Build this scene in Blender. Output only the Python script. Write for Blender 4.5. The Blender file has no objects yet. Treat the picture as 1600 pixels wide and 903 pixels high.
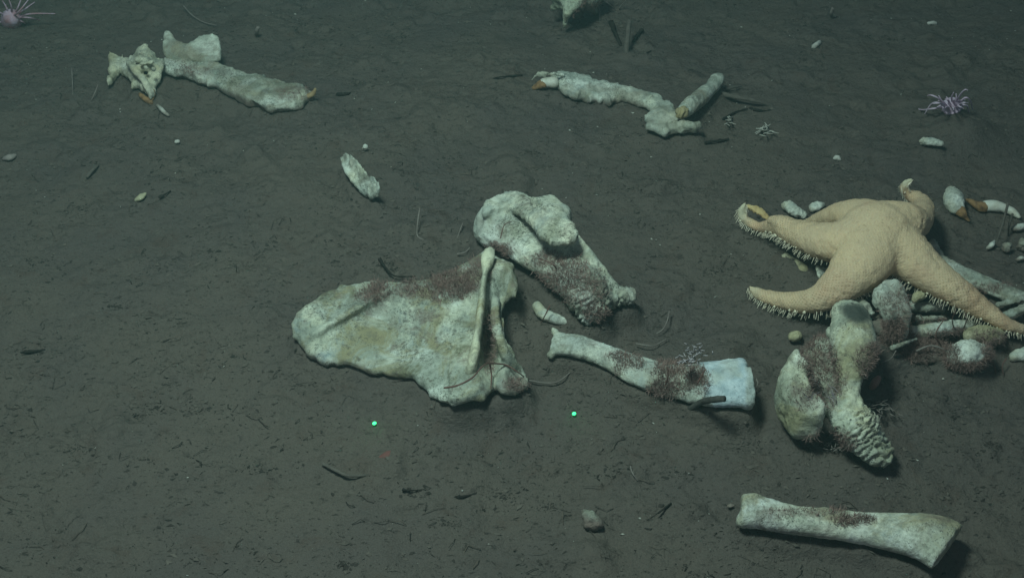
import bpy, math, random
import numpy as np
from mathutils import Vector, Matrix

random.seed(7)
rng = np.random.default_rng(11)
SC = bpy.context.scene
COL = SC.collection

# ------------------------------------------------------------------ camera
F = 1931.0; CX, CY = 800.0, 451.5
PITCH = math.radians(40.0); CAMH = 4.48
cam = bpy.data.cameras.new("camera"); camo = bpy.data.objects.new("camera", cam)
COL.objects.link(camo); SC.camera = camo
cam.sensor_width = 36.0; cam.lens = F / 1600 * 36; cam.clip_start = .05; cam.clip_end = 500
camo.location = (0, 0, CAMH)
camo.rotation_euler = (math.pi / 2 - PITCH, 0, 0)

# ------------------------------------------------------------------ world, lamp, exposure
world = bpy.data.worlds.new("World"); SC.world = world; world.use_nodes = True
wn = world.node_tree.nodes; wl = world.node_tree.links
bg = wn["Background"]; bg.inputs[1].default_value = 0.025
sky = wn.new("ShaderNodeTexSky"); sky.sky_type = 'NISHITA'; sky.sun_disc = False
sky.sun_elevation = math.radians(50); sky.sun_rotation = math.radians(200)
wl.new(sky.outputs[0], bg.inputs[0])
# the work lamps of the vehicle that carries the camera: the only strong light at this depth
la = bpy.data.lights.new("vehicle_lamp", 'AREA'); la.shape = 'DISK'; la.size = 1.3
la.energy = 392; la.color = (0.72, 1.0, 0.90)
lo = bpy.data.objects.new("vehicle_lamp", la); COL.objects.link(lo)
lo.location = (-1.3, 3.5, 6.4)
lo.rotation_euler = (Vector((-0.5, 5.6, 0)) - lo.location).to_track_quat('-Z', 'Y').to_euler()
SC.view_settings.view_transform = 'Standard'; SC.view_settings.look = 'None'
SC.view_settings.exposure = 0.0; SC.view_settings.gamma = 1.0
SC.cycles.use_denoising = True
SC.cycles.max_bounces = 6; SC.cycles.volume_bounces = 1

# ------------------------------------------------------------------ noise
def _h(ix, iy, iz, s):
    h = (ix.astype(np.int64) * 374761393 + iy.astype(np.int64) * 668265263 + iz.astype(np.int64) * 2147483647 + s * 974711) & 0xFFFFFFFF
    h = ((h ^ (h >> 13)) * 1274126177) & 0xFFFFFFFF
    h = ((h ^ (h >> 16)) * 2246822519) & 0xFFFFFFFF
    return ((h ^ (h >> 15)) & 0xFFFFFF) / float(0xFFFFFF)

def vnoise(p, s=0):
    """value noise in -1..1 at points p (n,3)"""
    f = np.floor(p); t = p - f; t = t * t * t * (t * (t * 6 - 15) + 10); f = f.astype(np.int64)
    x, y, z = f[:, 0], f[:, 1], f[:, 2]; r = 0
    for dx in (0, 1):
        wx = t[:, 0] if dx else 1 - t[:, 0]
        for dy in (0, 1):
            wy = t[:, 1] if dy else 1 - t[:, 1]
            for dz in (0, 1):
                wz = t[:, 2] if dz else 1 - t[:, 2]
                r = r + wx * wy * wz * _h(x + dx, y + dy, z + dz, s)
    return r * 2 - 1

def fbm(p, o=4, s=0, g=.5):
    a, r, f = 1., 0, 1.
    for i in range(o):
        r = r + a * vnoise(p * f + i * 17.3, s + i); a *= g; f *= 2.03
    return r

def noise2(x, y, k, o=3, s=0):
    x = np.atleast_1d(np.asarray(x, float)); y = np.atleast_1d(np.asarray(y, float))
    return fbm(np.stack([x * k, y * k, np.zeros_like(x) + .37], 1), o, s)

# ------------------------------------------------------------------ picture position -> place on the sea floor
SP, CP = math.sin(PITCH), math.cos(PITCH)
def ray(px, py):
    u = (np.asarray(px, float) - CX) / F; v = -(np.asarray(py, float) - CY) / F
    return u, CP + v * SP, -SP + v * CP

MOUNDS = []      # x, y, radius, height
def ground_low(x, y):
    h = .030 * noise2(x, y, .8, 2, 5) + .02 * noise2(x, y, 2.1, 2, 9)
    for mx, my, r, hh in MOUNDS:
        h = h + hh * np.exp(-((x - mx) ** 2 + (y - my) ** 2) / (r * r))
    return h

def W(px, py, z=0.):
    px = np.atleast_1d(np.asarray(px, float)); py = np.atleast_1d(np.asarray(py, float)); z = np.zeros_like(px) + z
    dx, dy, dz = ray(px, py)
    t = -CAMH / dz
    g = ground_low(dx * t, dy * t)
    t = (z + g - CAMH) / dz
    return np.stack([dx * t, dy * t, z + g], 1)

def W1(px, py, z=0.): return W(px, py, z)[0]
def depth(P): return P[..., 1] * CP + (CAMH - P[..., 2]) * SP
def pxs(P): return depth(P) / F               # size of one picture unit at a place
def proj(P):
    d = depth(P); v = (P[:, 1] * SP + (P[:, 2] - CAMH) * CP)
    return CX + F * P[:, 0] / d, CY - F * v / d

def mound(px, py, rpx, h):
    p = W1(px, py); MOUNDS.append((p[0], p[1], rpx * pxs(p), h))
mound(1505, 212, 45, .13)
mound(1480, 178, 28, .06)
mound(700, 560, 120, .03)
mound(1320, 560, 110, .05)
mound(905, 470, 80, .03)

# ------------------------------------------------------------------ mesh helpers
class MB:
    def __init__(s): s.V = []; s.Fc = []; s.n = 0
    def add(s, V, Fc):
        V = np.asarray(V, float); s.V.append(V); s.Fc += [tuple(i + s.n for i in f) for f in Fc]; s.n += len(V)
    def arr(s): return np.concatenate(s.V), s.Fc

def catmull(P, n):
    P = np.asarray(P, float)
    if len(P) == 2:
        t = np.linspace(0, 1, n)[:, None]; return P[0] * (1 - t) + P[1] * t
    Q = np.vstack([2 * P[0] - P[1], P, 2 * P[-1] - P[-2]])
    m = len(P) - 1; out = []
    for t in np.linspace(0, m, n):
        i = min(int(t), m - 1); u = t - i; a, b, c, d = Q[i:i + 4]
        out.append(.5 * (2 * b + (c - a) * u + (2 * a - 5 * b + 4 * c - d) * u * u + (3 * b - a - 3 * c + d) * u ** 3))
    return np.array(out)

def frames(C):
    T = np.gradient(C, axis=0); T /= np.linalg.norm(T, axis=1)[:, None] + 1e-9
    up = np.array([0, 0, 1.]); S = np.cross(T, up)
    nn = np.linalg.norm(S, axis=1)
    for i in range(len(S)):
        if nn[i] < .15: S[i] = S[i - 1] if i else np.array([1., 0, 0])
        else: S[i] /= nn[i]
    U = np.cross(S, T); U /= np.linalg.norm(U, axis=1)[:, None] + 1e-9
    return T, S, U

def tube_raw(C, A, B, nseg=16, cap='round'):
    T, S, U = frames(C)
    C = list(C); A = list(A); B = list(B); T = list(T); S = list(S); U = list(U)
    if cap == 'round':      # rounded ends
        def ext(i, sgn):
            r = min(A[i], B[i]); ex = []
            for k in (.45, .75, .93):
                ex.append((C[i] + T[i] * sgn * r * k * .8, A[i] * math.sqrt(1 - k * k), B[i] * math.sqrt(1 - k * k), T[i], S[i], U[i]))
            return ex
        e0 = ext(0, -1)[::-1]; e1 = ext(len(C) - 1, 1)
        C = [e[0] for e in e0] + C + [e[0] for e in e1]; A = [e[1] for e in e0] + A + [e[1] for e in e1]
        B = [e[2] for e in e0] + B + [e[2] for e in e1]; T = [e[3] for e in e0] + T + [e[3] for e in e1]
        S = [e[4] for e in e0] + S + [e[4] for e in e1]; U = [e[5] for e in e0] + U + [e[5] for e in e1]
    n = len(C); ang = np.linspace(0, 2 * math.pi, nseg, endpoint=False)
    V = []
    for i in range(n):
        V.append(C[i] + np.cos(ang)[:, None] * S[i] * A[i] + np.sin(ang)[:, None] * U[i] * B[i])
    V = np.concatenate(V); Fc = []
    for i in range(n - 1):
        for j in range(nseg):
            k = (j + 1) % nseg
            Fc.append((i * nseg + j, i * nseg + k, (i + 1) * nseg + k, (i + 1) * nseg + j))
    V = np.vstack([V, C[0], C[-1]]); c0, c1 = len(V) - 2, len(V) - 1
    for j in range(nseg):
        k = (j + 1) % nseg
        Fc.append((c0, k, j)); Fc.append((c1, (n - 1) * nseg + j, (n - 1) * nseg + k))
    return V, Fc

def stations(st, n=None):
    """st rows: px, py, z, a(px) [, b(px)] -> centres and radii in metres along a smooth path"""
    R = []
    for s in st:
        p = W1(s[0], s[1], s[2]); k = pxs(p); a = s[3]; b = s[4] if len(s) > 4 else a
        R.append([*p, a * k, b * k])
    n = n or (len(st) - 1) * 7 + 1
    R = catmull(R, n)
    return R[:, :3], np.maximum(R[:, 3], .0015), np.maximum(R[:, 4], .0015)

def loft(mb, st, nseg=18, cap='round', n=None):
    C, A, B = stations(st, n); mb.add(*tube_raw(C, A, B, nseg, cap)); return C, A, B

def blob(mb, px, py, z, a, b=None, c=None, rot=0, nu=14, nv=10):
    p = W1(px, py, z); k = pxs(p); b = b or a; c = c or a
    V = []; Fc = []
    for i in range(1, nv):
        t = math.pi * i / nv
        for j in range(nu):
            q = 2 * math.pi * j / nu
            x, y, zz = a * math.sin(t) * math.cos(q), b * math.sin(t) * math.sin(q), c * math.cos(t)
            V.append((x * math.cos(rot) - y * math.sin(rot), x * math.sin(rot) + y * math.cos(rot), zz))
    V += [(0, 0, c), (0, 0, -c)]; m = (nv - 1) * nu
    for i in range(nv - 2):
        for j in range(nu):
            k2 = (j + 1) % nu; Fc.append((i * nu + j, (i + 1) * nu + j, (i + 1) * nu + k2, i * nu + k2))
    for j in range(nu):
        k2 = (j + 1) % nu; Fc.append((m, j, k2)); Fc.append((m + 1, (nv - 2) * nu + k2, (nv - 2) * nu + j))
    mb.add(np.array(V) * k + p, Fc)

def inside(poly, X, Y):
    r = np.zeros(X.shape, bool); n = len(poly)
    for i in range(n):
        x0, y0 = poly[i]; x1, y1 = poly[(i + 1) % n]
        c = ((y0 > Y) != (y1 > Y)) & (X < (x1 - x0) * (Y - y0) / (y1 - y0 + 1e-12) + x0); r ^= c
    return r

def edge_dist(poly, X, Y):
    d = np.full(X.shape, 1e9); n = len(poly)
    for i in range(n):
        a = np.array(poly[i], float); b = np.array(poly[(i + 1) % n], float); ab = b - a
        t = np.clip(((X - a[0]) * ab[0] + (Y - a[1]) * ab[1]) / (ab @ ab + 1e-9), 0, 1)
        d = np.minimum(d, np.hypot(X - a[0] - t * ab[0], Y - a[1] - t * ab[1]))
    return d

def plate(mb, poly, zf, th, round_px=8, step=2.5, rag=1.5, under=1.0):
    """a flat bone: outline on the floor, surface height zf(px,py), half thickness th (metres), rounded edges"""
    poly = np.array(poly, float)
    x0, y0 = poly.min(0) - 3; x1, y1 = poly.max(0) + 3
    xs = np.arange(x0, x1, step); ys = np.arange(y0, y1, step); X, Y = np.meshgrid(xs, ys)
    jx = X + rag * noise2(X.ravel(), Y.ravel(), .11, 3, 3).reshape(X.shape); jy = Y + rag * noise2(X.ravel(), Y.ravel(), .11, 3, 4).reshape(X.shape)
    ins = inside(poly, jx, jy); d = edge_dist(poly, jx, jy)
    e = np.clip(d / round_px, 0, 1); prof = np.sqrt(1 - (1 - e) ** 2) * th
    zz = zf(X, Y) if callable(zf) else np.zeros_like(X) + zf
    idx = -np.ones(X.shape, int); k = np.argwhere(ins); idx[ins] = np.arange(ins.sum())
    M = W(X[ins], Y[ins], zz[ins]); n = len(M)
    Vt = M.copy(); Vt[:, 2] += prof[ins]; Vb = M.copy(); Vb[:, 2] -= prof[ins] * under + .004
    Fc = []; cell = {}
    R, Cn = X.shape
    okc = ins[:-1, :-1] & ins[1:, :-1] & ins[:-1, 1:] & ins[1:, 1:]
    edges = {}
    for r, c in np.argwhere(okc):
        a, b, cc, dd = idx[r, c], idx[r, c + 1], idx[r + 1, c + 1], idx[r + 1, c]
        Fc.append((dd, cc, b, a)); Fc.append((a + n, b + n, cc + n, dd + n))
        for e_ in ((dd, cc), (cc, b), (b, a), (a, dd)):
            if (e_[1], e_[0]) in edges: del edges[(e_[1], e_[0])]
            else: edges[e_] = 1
    for (a, b) in edges: Fc.append((b, a, a + n, b + n))
    mb.add(np.vstack([Vt, Vb]), Fc)

def raw_mesh(V, Fc):
    me = bpy.data.meshes.new("m"); me.from_pydata([tuple(v) for v in V], [], Fc); me.update(); return me

def remesh(mb, vox, smooth=6, lam=.5):
    V, Fc = mb.arr(); me = raw_mesh(V, Fc); o = bpy.data.objects.new("tmp", me); COL.objects.link(o)
    m = o.modifiers.new("r", 'REMESH'); m.mode = 'VOXEL'; m.voxel_size = vox
    dg = bpy.context.evaluated_depsgraph_get(); ev = o.evaluated_get(dg); e = ev.to_mesh()
    n = len(e.vertices); co = np.empty(n * 3); e.vertices.foreach_get("co", co); co = co.reshape(-1, 3)
    faces = [tuple(p.vertices) for p in e.polygons]
    ne = len(e.edges); ed = np.empty(ne * 2, int); e.edges.foreach_get("vertices", ed); ed = ed.reshape(-1, 2)
    ev.to_mesh_clear(); bpy.data.objects.remove(o); bpy.data.meshes.remove(me)
    cnt = np.bincount(ed.ravel(), minlength=n)[:, None] + 1e-9
    for _ in range(smooth):
        s = np.zeros_like(co); np.add.at(s, ed[:, 0], co[ed[:, 1]]); np.add.at(s, ed[:, 1], co[ed[:, 0]])
        co = co + lam * (s / cnt - co)
    return co, faces

def normals(V, Fc):
    N = np.zeros_like(V); q = np.array([(f[0], f[1], f[2], f[3] if len(f) > 3 else f[2]) for f in Fc])
    fn = np.cross(V[q[:, 2]] - V[q[:, 0]], V[q[:, 3]] - V[q[:, 1]])
    tri = np.array([len(f) == 3 for f in Fc])
    if tri.any(): fn[tri] = np.cross(V[q[tri, 1]] - V[q[tri, 0]], V[q[tri, 2]] - V[q[tri, 0]])
    for k in range(4): np.add.at(N, q[:, k], fn)
    return N / (np.linalg.norm(N, axis=1)[:, None] + 1e-12)

def rough(V, Fc, amp=.008, k=14, o=5, s=0, g=.62):
    N = normals(V, Fc); h = amp * fbm(V * k, o, s, g)
    pit = np.clip(fbm(V * k * 2.1, 3, s + 50) - .35, 0, 1); crease = np.clip(.16 - np.abs(fbm(V * k * .8, 3, s + 60)), 0, 1) / .16
    msk = np.clip(fbm(V * k * .35, 2, s + 70) + .35, 0, 1)
    fine = amp * .30 * fbm(V * 48, 3, s + 80, .6)
    return V + N * (h * .42 + fine * .8 - amp * msk * (1.5 * pit + .7 * crease))[:, None]

def link_mesh(name, V, Fc, mat, parent=None, origin=None, smooth=True):
    V = np.asarray(V, float)
    if origin is None:
        origin = np.array([(V[:, 0].min() + V[:, 0].max()) / 2, (V[:, 1].min() + V[:, 1].max()) / 2, V[:, 2].min()])
    base = np.array(parent['_w']) if parent is not None and '_w' in parent else np.zeros(3)
    me = bpy.data.meshes.new(name)
    L = V - origin; nv = len(L)
    me.from_pydata([tuple(v) for v in L], [], Fc); me.update()
    if smooth: me.polygons.foreach_set("use_smooth", [True] * len(me.polygons))
    me.materials.append(mat); me.update()
    o = bpy.data.objects.new(name, me); COL.objects.link(o)
    o.location = Vector(origin - base)
    if parent is not None: o.parent = parent
    o['_w'] = [float(a) for a in origin]
    return o

def tag(o, label, cat, group=None):
    o['label'] = label; o['category'] = cat
    if group: o['group'] = group
    return o

def thing(name, p, label, cat, group=None):
    o = bpy.data.objects.new(name, None); COL.objects.link(o); o.location = Vector(p); o.empty_display_size = .1
    o['_w'] = [float(a) for a in p]; return tag(o, label, cat, group)

# ------------------------------------------------------------------ materials
def mat_new(name):
    m = bpy.data.materials.new(name); m.use_nodes = True; nt = m.node_tree
    b = nt.nodes["Principled BSDF"]; b.inputs["Specular IOR Level"].default_value = .12; b.inputs["Roughness"].default_value = .8
    return m, nt, b
def nd(nt, t, **kw):
    n = nt.nodes.new(t)
    for k, v in kw.items():
        if k in n.inputs: n.inputs[k].default_value = v
        else: setattr(n, k, v)
    return n
def rgb(c): return (c[0], c[1], c[2], 1)
def ntex(nt, co, scale, detail=5, rough_=.6, dist=0):
    n = nd(nt, "ShaderNodeTexNoise"); n.inputs["Scale"].default_value = scale; n.inputs["Detail"].default_value = detail
    n.inputs["Roughness"].default_value = rough_; n.inputs["Distortion"].default_value = dist
    nt.links.new(co, n.inputs["Vector"]); return n.outputs["Fac"]
def ramp(nt, fac, lo, hi, a=0., b=1.):
    n = nd(nt, "ShaderNodeMapRange"); n.interpolation_type = 'SMOOTHSTEP'
    n.inputs[1].default_value = lo; n.inputs[2].default_value = hi; n.inputs[3].default_value = a; n.inputs[4].default_value = b
    nt.links.new(fac, n.inputs[0]); return n.outputs[0]
def mix(nt, fac, c1, c2, mode='MIX'):
    n = nd(nt, "ShaderNodeMix"); n.data_type = 'RGBA'; n.blend_type = mode
    for s, c in ((6, c1), (7, c2)):
        if isinstance(c, (tuple, list)): n.inputs[s].default_value = rgb(c)
        else: nt.links.new(c, n.inputs[s])
    if isinstance(fac, (int, float)): n.inputs[0].default_value = fac
    else: nt.links.new(fac, n.inputs[0])
    return n.outputs[2]
def math_(nt, op, a, b):
    n = nd(nt, "ShaderNodeMath"); n.operation = op
    for i, v in enumerate((a, b)):
        if isinstance(v, (int, float)): n.inputs[i].default_value = v
        else: nt.links.new(v, n.inputs[i])
    return n.outputs[0]
def bump(nt, b, h, st=.4, dist=.02):
    n = nd(nt, "ShaderNodeBump"); n.inputs["Strength"].default_value = st; n.inputs["Distance"].default_value = dist
    nt.links.new(h, n.inputs["Height"]); nt.links.new(n.outputs[0], b.inputs["Normal"])

MUDC = (.143, .119, .101)
def make_mud():
    m, nt, b = mat_new("mud"); L = nt.links
    co = nd(nt, "ShaderNodeTexCoord").outputs["Object"]
    c = mix(nt, ramp(nt, ntex(nt, co, 1.1, 4), .35, .7), MUDC, (.122, .103, .094))
    c = mix(nt, ramp(nt, ntex(nt, co, 5, 6, .65, .6), .52, .74, 0, .55), c, (.105, .072, .058))      # brown fluff
    c = mix(nt, ramp(nt, ntex(nt, co, 14, 6, .72, .3), .56, .74, 0, .8), c, (.058, .048, .043))
    c = mix(nt, ramp(nt, ntex(nt, co, 7, 6, .75, .3), .62, .72, 0, .75), c, (.045, .036, .032))
    c = mix(nt, ramp(nt, ntex(nt, co, 9, 5, .7, .5), .60, .72, 0, .5), c, (.18, .155, .13))
    mp = nd(nt, "ShaderNodeMapping"); mp.inputs["Scale"].default_value = (1, 1.9, 1); mp.inputs["Rotation"].default_value = (0, 0, .25)
    L.new(co, mp.inputs[0]); st = mp.outputs[0]
    clump = ramp(nt, ntex(nt, co, 2.6, 5, .65), .38, .62)
    fl = ramp(nt, ntex(nt, st, 27, 6, .75, .5), .595, .68)
    c = mix(nt, math_(nt, 'MULTIPLY', fl, math_(nt, 'ADD', math_(nt, 'MULTIPLY', clump, .50), .03)), c, (.022, .02, .02))
    lt = ramp(nt, ntex(nt, co, 60, 4, .7), .66, .76, 0, .35)
    c = mix(nt, lt, c, (.23, .205, .175))
    gr = ramp(nt, ntex(nt, co, 120, 4, .8), .48, .66, 0, .45); c = mix(nt, gr, c, (.06, .052, .046))
    L.new(c, b.inputs["Base Color"]); b.inputs["Roughness"].default_value = .92; b.inputs["Specular IOR Level"].default_value = .05
    h = math_(nt, 'ADD', ntex(nt, co, 45, 8, .7), math_(nt, 'MULTIPLY', fl, -.5))
    bump(nt, b, h, .8, .03)
    return m

def bone_mat(name, base=(.50, .52, .46), light=(.66, .68, .62), stain=(.40, .34, .20), stain_amt=.6, pores=.7, dust=.5, film=.06, seed=0, blotch=.6):
    base, light, stain = [tuple(v * q for v in t) for t, q in ((base, 1.0), (light, 1.32), (stain, .92))]
    m, nt, b = mat_new(name); L = nt.links
    tc = nd(nt, "ShaderNodeTexCoord"); mp = nd(nt, "ShaderNodeMapping"); mp.inputs["Location"].default_value = (seed * 3.1, seed * 1.7, seed)
    L.new(tc.outputs["Object"], mp.inputs[0]); co = mp.outputs[0]
    cream = tuple(a * q for a, q in zip(light, (.97, .92, .80)))
    light = mix(nt, ramp(nt, ntex(nt, co, 2.1, 4, .6), .42, .60), light, cream)
    c = mix(nt, ramp(nt, ntex(nt, co, 4.5, 6, .65), .38, .66), base, light)
    c = mix(nt, ramp(nt, ntex(nt, co, 3.2, 6, .7, .8), .46, .62, 0, stain_amt), c, stain)
    c = mix(nt, ramp(nt, ntex(nt, co, 11, 8, .78, .6), .50, .70, 0, .7), c, (.15, .15, .125))
    c = mix(nt, ramp(nt, ntex(nt, co, 2.4, 8, .72, 1.2), .50, .66, 0, blotch), c, (.17, .165, .105))
    c = mix(nt, ramp(nt, ntex(nt, co, 3.7, 7, .7, .7), .56, .70, 0, blotch * .8), c, (.24, .30, .31))
    c = mix(nt, ramp(nt, ntex(nt, co, 19, 6, .75, .3), .56, .68, 0, blotch * .9), c, (.13, .115, .085))
    vo = nd(nt, "ShaderNodeTexVoronoi"); vo.inputs["Scale"].default_value = 85; L.new(co, vo.inputs["Vector"])
    pm = ramp(nt, ntex(nt, co, 5, 5, .7), .47, .62)
    po = math_(nt, 'MULTIPLY', ramp(nt, vo.outputs["Distance"], .32, .15), pm)
    c = mix(nt, math_(nt, 'MULTIPLY', po, pores), c, (.10, .10, .085))
    fine = ramp(nt, ntex(nt, co, 62, 4, .8), .49, .60, 0, .9)
    fine = math_(nt, 'MULTIPLY', fine, ramp(nt, ntex(nt, co, 4.0, 5, .65), .42, .62, .10, 1))
    c = mix(nt, math_(nt, 'MULTIPLY', fine, pores), c, (.065, .065, .055))
    # settled silt: patches on the bone and a film where it goes into the mud
    geo = nd(nt, "ShaderNodeNewGeometry"); sx = nd(nt, "ShaderNodeSeparateXYZ"); L.new(geo.outputs["Position"], sx.inputs[0])
    nz = ntex(nt, co, 9, 6, .7)
    f1 = ramp(nt, math_(nt, 'SUBTRACT', sx.outputs[2], math_(nt, 'MULTIPLY', nz, film * 2.2)), -film * .6, film * .7, .9, 0)
    f2 = ramp(nt, ntex(nt, co, 4.1, 8, .76, .9), .49, .66, 0, dust)
    c = mix(nt, math_(nt, 'MAXIMUM', f1, f2), c, mix(nt, ramp(nt, ntex(nt, co, 15, 5, .7), .4, .6), (.19, .14, .12), (.15, .118, .1)))
    ga = nd(nt, "ShaderNodeAttribute"); ga.attribute_name = "growth"
    gf = math_(nt, 'MULTIPLY', ga.outputs["Fac"], ramp(nt, ntex(nt, co, 12, 7, .75), .38, .62, .15, .68))
    c = mix(nt, gf, c, mix(nt, ramp(nt, ntex(nt, co, 26, 5, .7), .4, .6), (.20, .145, .13), (.15, .112, .098)))
    ba = nd(nt, "ShaderNodeAttribute"); ba.attribute_name = "bleach"; wv = ntex(nt, co, 16, 6, .7)
    c = mix(nt, math_(nt, 'MULTIPLY', ba.outputs["Fac"], .82), c, mix(nt, ramp(nt, wv, .38, .66), (.36, .46, .52), (.66, .75, .80)))
    da = nd(nt, "ShaderNodeAttribute"); da.attribute_name = "dark"; c = mix(nt, math_(nt, 'MULTIPLY', da.outputs["Fac"], .92), c, (.05, .055, .05))
    L.new(c, b.inputs["Base Color"])
    h = math_(nt, 'ADD', math_(nt, 'MULTIPLY', ntex(nt, co, 30, 7, .7), 1.), math_(nt, 'MULTIPLY', po, -.7))
    bump(nt, b, h, .6, .02)
    return m

def plain(name, c, c2=None, scale=20, rough_=.75, bst=.3, spec=.12, coords="Object"):
    m, nt, b = mat_new(name); co = nd(nt, "ShaderNodeTexCoord").outputs[coords]
    n = ntex(nt, co, scale, 5, .65)
    nt.links.new(mix(nt, ramp(nt, n, .35, .68), c, c2 or tuple(x * .6 for x in c)), b.inputs["Base Color"])
    b.inputs["Roughness"].default_value = rough_; b.inputs["Specular IOR Level"].default_value = spec
    bump(nt, b, ntex(nt, co, scale * 2.5, 5), bst, .01); return m

M_MUD = make_mud()
M_FUZZ = plain("reddish_growth", (.30, .195, .17), (.22, .15, .135), 9, .95, 0)
M_FUZZP = plain("pale_growth", (.46, .41, .43), (.36, .32, .34), 9, .9, 0)
M_DARK = plain("black_debris_shade", (.022, .020, .019), (.045, .035, .03), 12, .95, .2, .03)  # debris, and the black pieces that imitate shade
M_DETR = plain("brown_detritus", (.058, .048, .043), (.034, .03, .027), 5, .95, 0, .03)
M_FIB = plain("fibre", (.16, .125, .10), (.06, .05, .045), 3, .9, 0)
M_GRIT = plain("shell_grit", (.55, .55, .50), (.36, .33, .28), 3, .7, 0)
M_MUDL = plain("mud_crumb", (.13, .11, .094), (.10, .085, .073), 3, .95, 0, .03)
M_TUBE = plain("mud_tube", (.135, .118, .102), (.09, .078, .068), 25, .9, .5)
M_TWIG = plain("stalk_grey", (.24, .21, .19), (.16, .13, .12), 15, .85, .1)
M_TWIGR = plain("stalk_red", (.16, .085, .072), (.11, .06, .05), 15, .85, .1)
M_ROOT = plain("tooth_root", (.34, .20, .095), (.15, .085, .045), 30, .6, .4)
M_OCHRE = plain("ochre_tip", (.36, .26, .14), (.22, .15, .08), 25, .7, .4)
M_TOOTH = plain("tooth_enamel", (.66, .66, .58), (.50, .47, .38), 12, .5, .3, .3)
M_SOCKET = plain("dark_hollow", (.105, .112, .10), (.045, .05, .045), 14, .9, .4)
M_JOINT = plain("yellow_cartilage", (.40, .33, .18), (.28, .24, .15), 20, .8, .6)

def add_fuzz(host, V, Fc, spots, mat=M_FUZZ, lo_=.012, hi_=.042, wid=.0014, name="fuzz", s=0, mul=1.0):
    """short hair-like growth standing on the bone, in patches: spots of px, py, rx, ry, count"""
    N = normals(V, Fc); px, py = proj(V)
    vis = np.ones(len(V), bool)
    tocam = np.array([0, 0, CAMH]) - V; vis = (N * tocam).sum(1) > -.1
    mb_v = []; mb_f = []; c = 0; r = np.random.default_rng(77 + s); G = np.zeros(len(V))
    for sx_, sy_, rx, ry, cnt in spots:
        q = ((px - sx_) / rx) ** 2 + ((py - sy_) / ry) ** 2 + .75 * fbm(V * 8, 4, 31 + s)
        w = np.clip(1.15 - q, 0, 1) * vis
        if mat is M_FUZZ: G = np.maximum(G, np.clip((1.45 - q) * .8, 0, 1))
        if w.sum() <= 0: continue
        ii = r.choice(len(V), int(cnt * mul), p=w / w.sum())
        for i in ii:
            p = V[i] + r.normal(0, .006, 3) - N[i] * .004; l = r.uniform(lo_, hi_)
            d = N[i] + r.normal(0, .55, 3) + np.array([0, 0, .3]); d /= np.linalg.norm(d)
            d2 = d + r.normal(0, .6, 3); d2 /= np.linalg.norm(d2)
            sd = np.cross(d, r.normal(0, 1, 3)); sd /= np.linalg.norm(sd) + 1e-9
            w_ = wid * r.uniform(.6, 1.3); m_ = p + d * l * .5; t_ = m_ + d2 * l * .5
            mb_v += [p - sd * w_, p + sd * w_, m_ - sd * w_ * .7, m_ + sd * w_ * .7, t_]
            mb_f += [(c, c + 1, c + 3, c + 2), (c + 2, c + 3, c + 4)]; c += 5
    if mat is M_FUZZ:
        for h_ in [host] + list(host.children):
            if h_.type == 'MESH' and len(h_.data.vertices) == len(V):
                at = h_.data.attributes.get("growth") or h_.data.attributes.new("growth", 'FLOAT', 'POINT')
                at.data.foreach_set("value", G.astype(np.float32))
    o = link_mesh(name, np.array(mb_v), mb_f, mat, host, origin=np.array(host['_w'])); o['kind'] = 'stuff'; return o

def bone(name, mb, mat, label, cat="bone", group=None, vox=.014, smooth=6, amp=.008, k=13, s=0, parent=None, post=None, g=.55, sink=(.6, .06)):
    V, Fc = remesh(mb, vox, smooth); V = rough(V, Fc, amp, k, 5, s, .62)
    if post: V = post(V, Fc)
    LOWS.append((V, *sink))
    o = link_mesh(name, V, Fc, mat, parent)
    if parent is None: tag(o, label, cat, group)
    return o, V, Fc

def darken(o, V, spots):
    """dark worn joint faces"""
    px, py = proj(V); d = np.zeros(len(V))
    for (x, y, rx, ry, rot) in spots:
        u = (px - x) * math.cos(rot) + (py - y) * math.sin(rot); w = -(px - x) * math.sin(rot) + (py - y) * math.cos(rot)
        d = np.maximum(d, np.clip((1.2 - np.hypot(u / rx, w / ry) + .12 * fbm(V * 11, 3, 5)) * 1.9, 0, 1))
    at = o.data.attributes.new("dark", 'FLOAT', 'POINT'); at.data.foreach_set("value", d.astype(np.float32))

def ridged(cx, cy, r, amp, ang, period):
    """worn growth plate: wrinkled ridges near a picture place"""
    def f(V, Fc):
        N = normals(V, Fc); px, py = proj(V); w = np.clip(1.3 - np.hypot(px - cx, py - cy) / r, 0, 1)
        w = np.minimum(w * 2, 1)
        t = (px * math.cos(ang) + py * math.sin(ang)) / period + 1.6 * fbm(V * 8, 3, 8)
        rd = np.abs(np.sin(t * math.pi)); return V + N * (w * amp * (rd - .6) * (.9 + .6 * np.clip(fbm(V * 6, 2, 18), -.5, .7)))[:, None]
    return f

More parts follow.
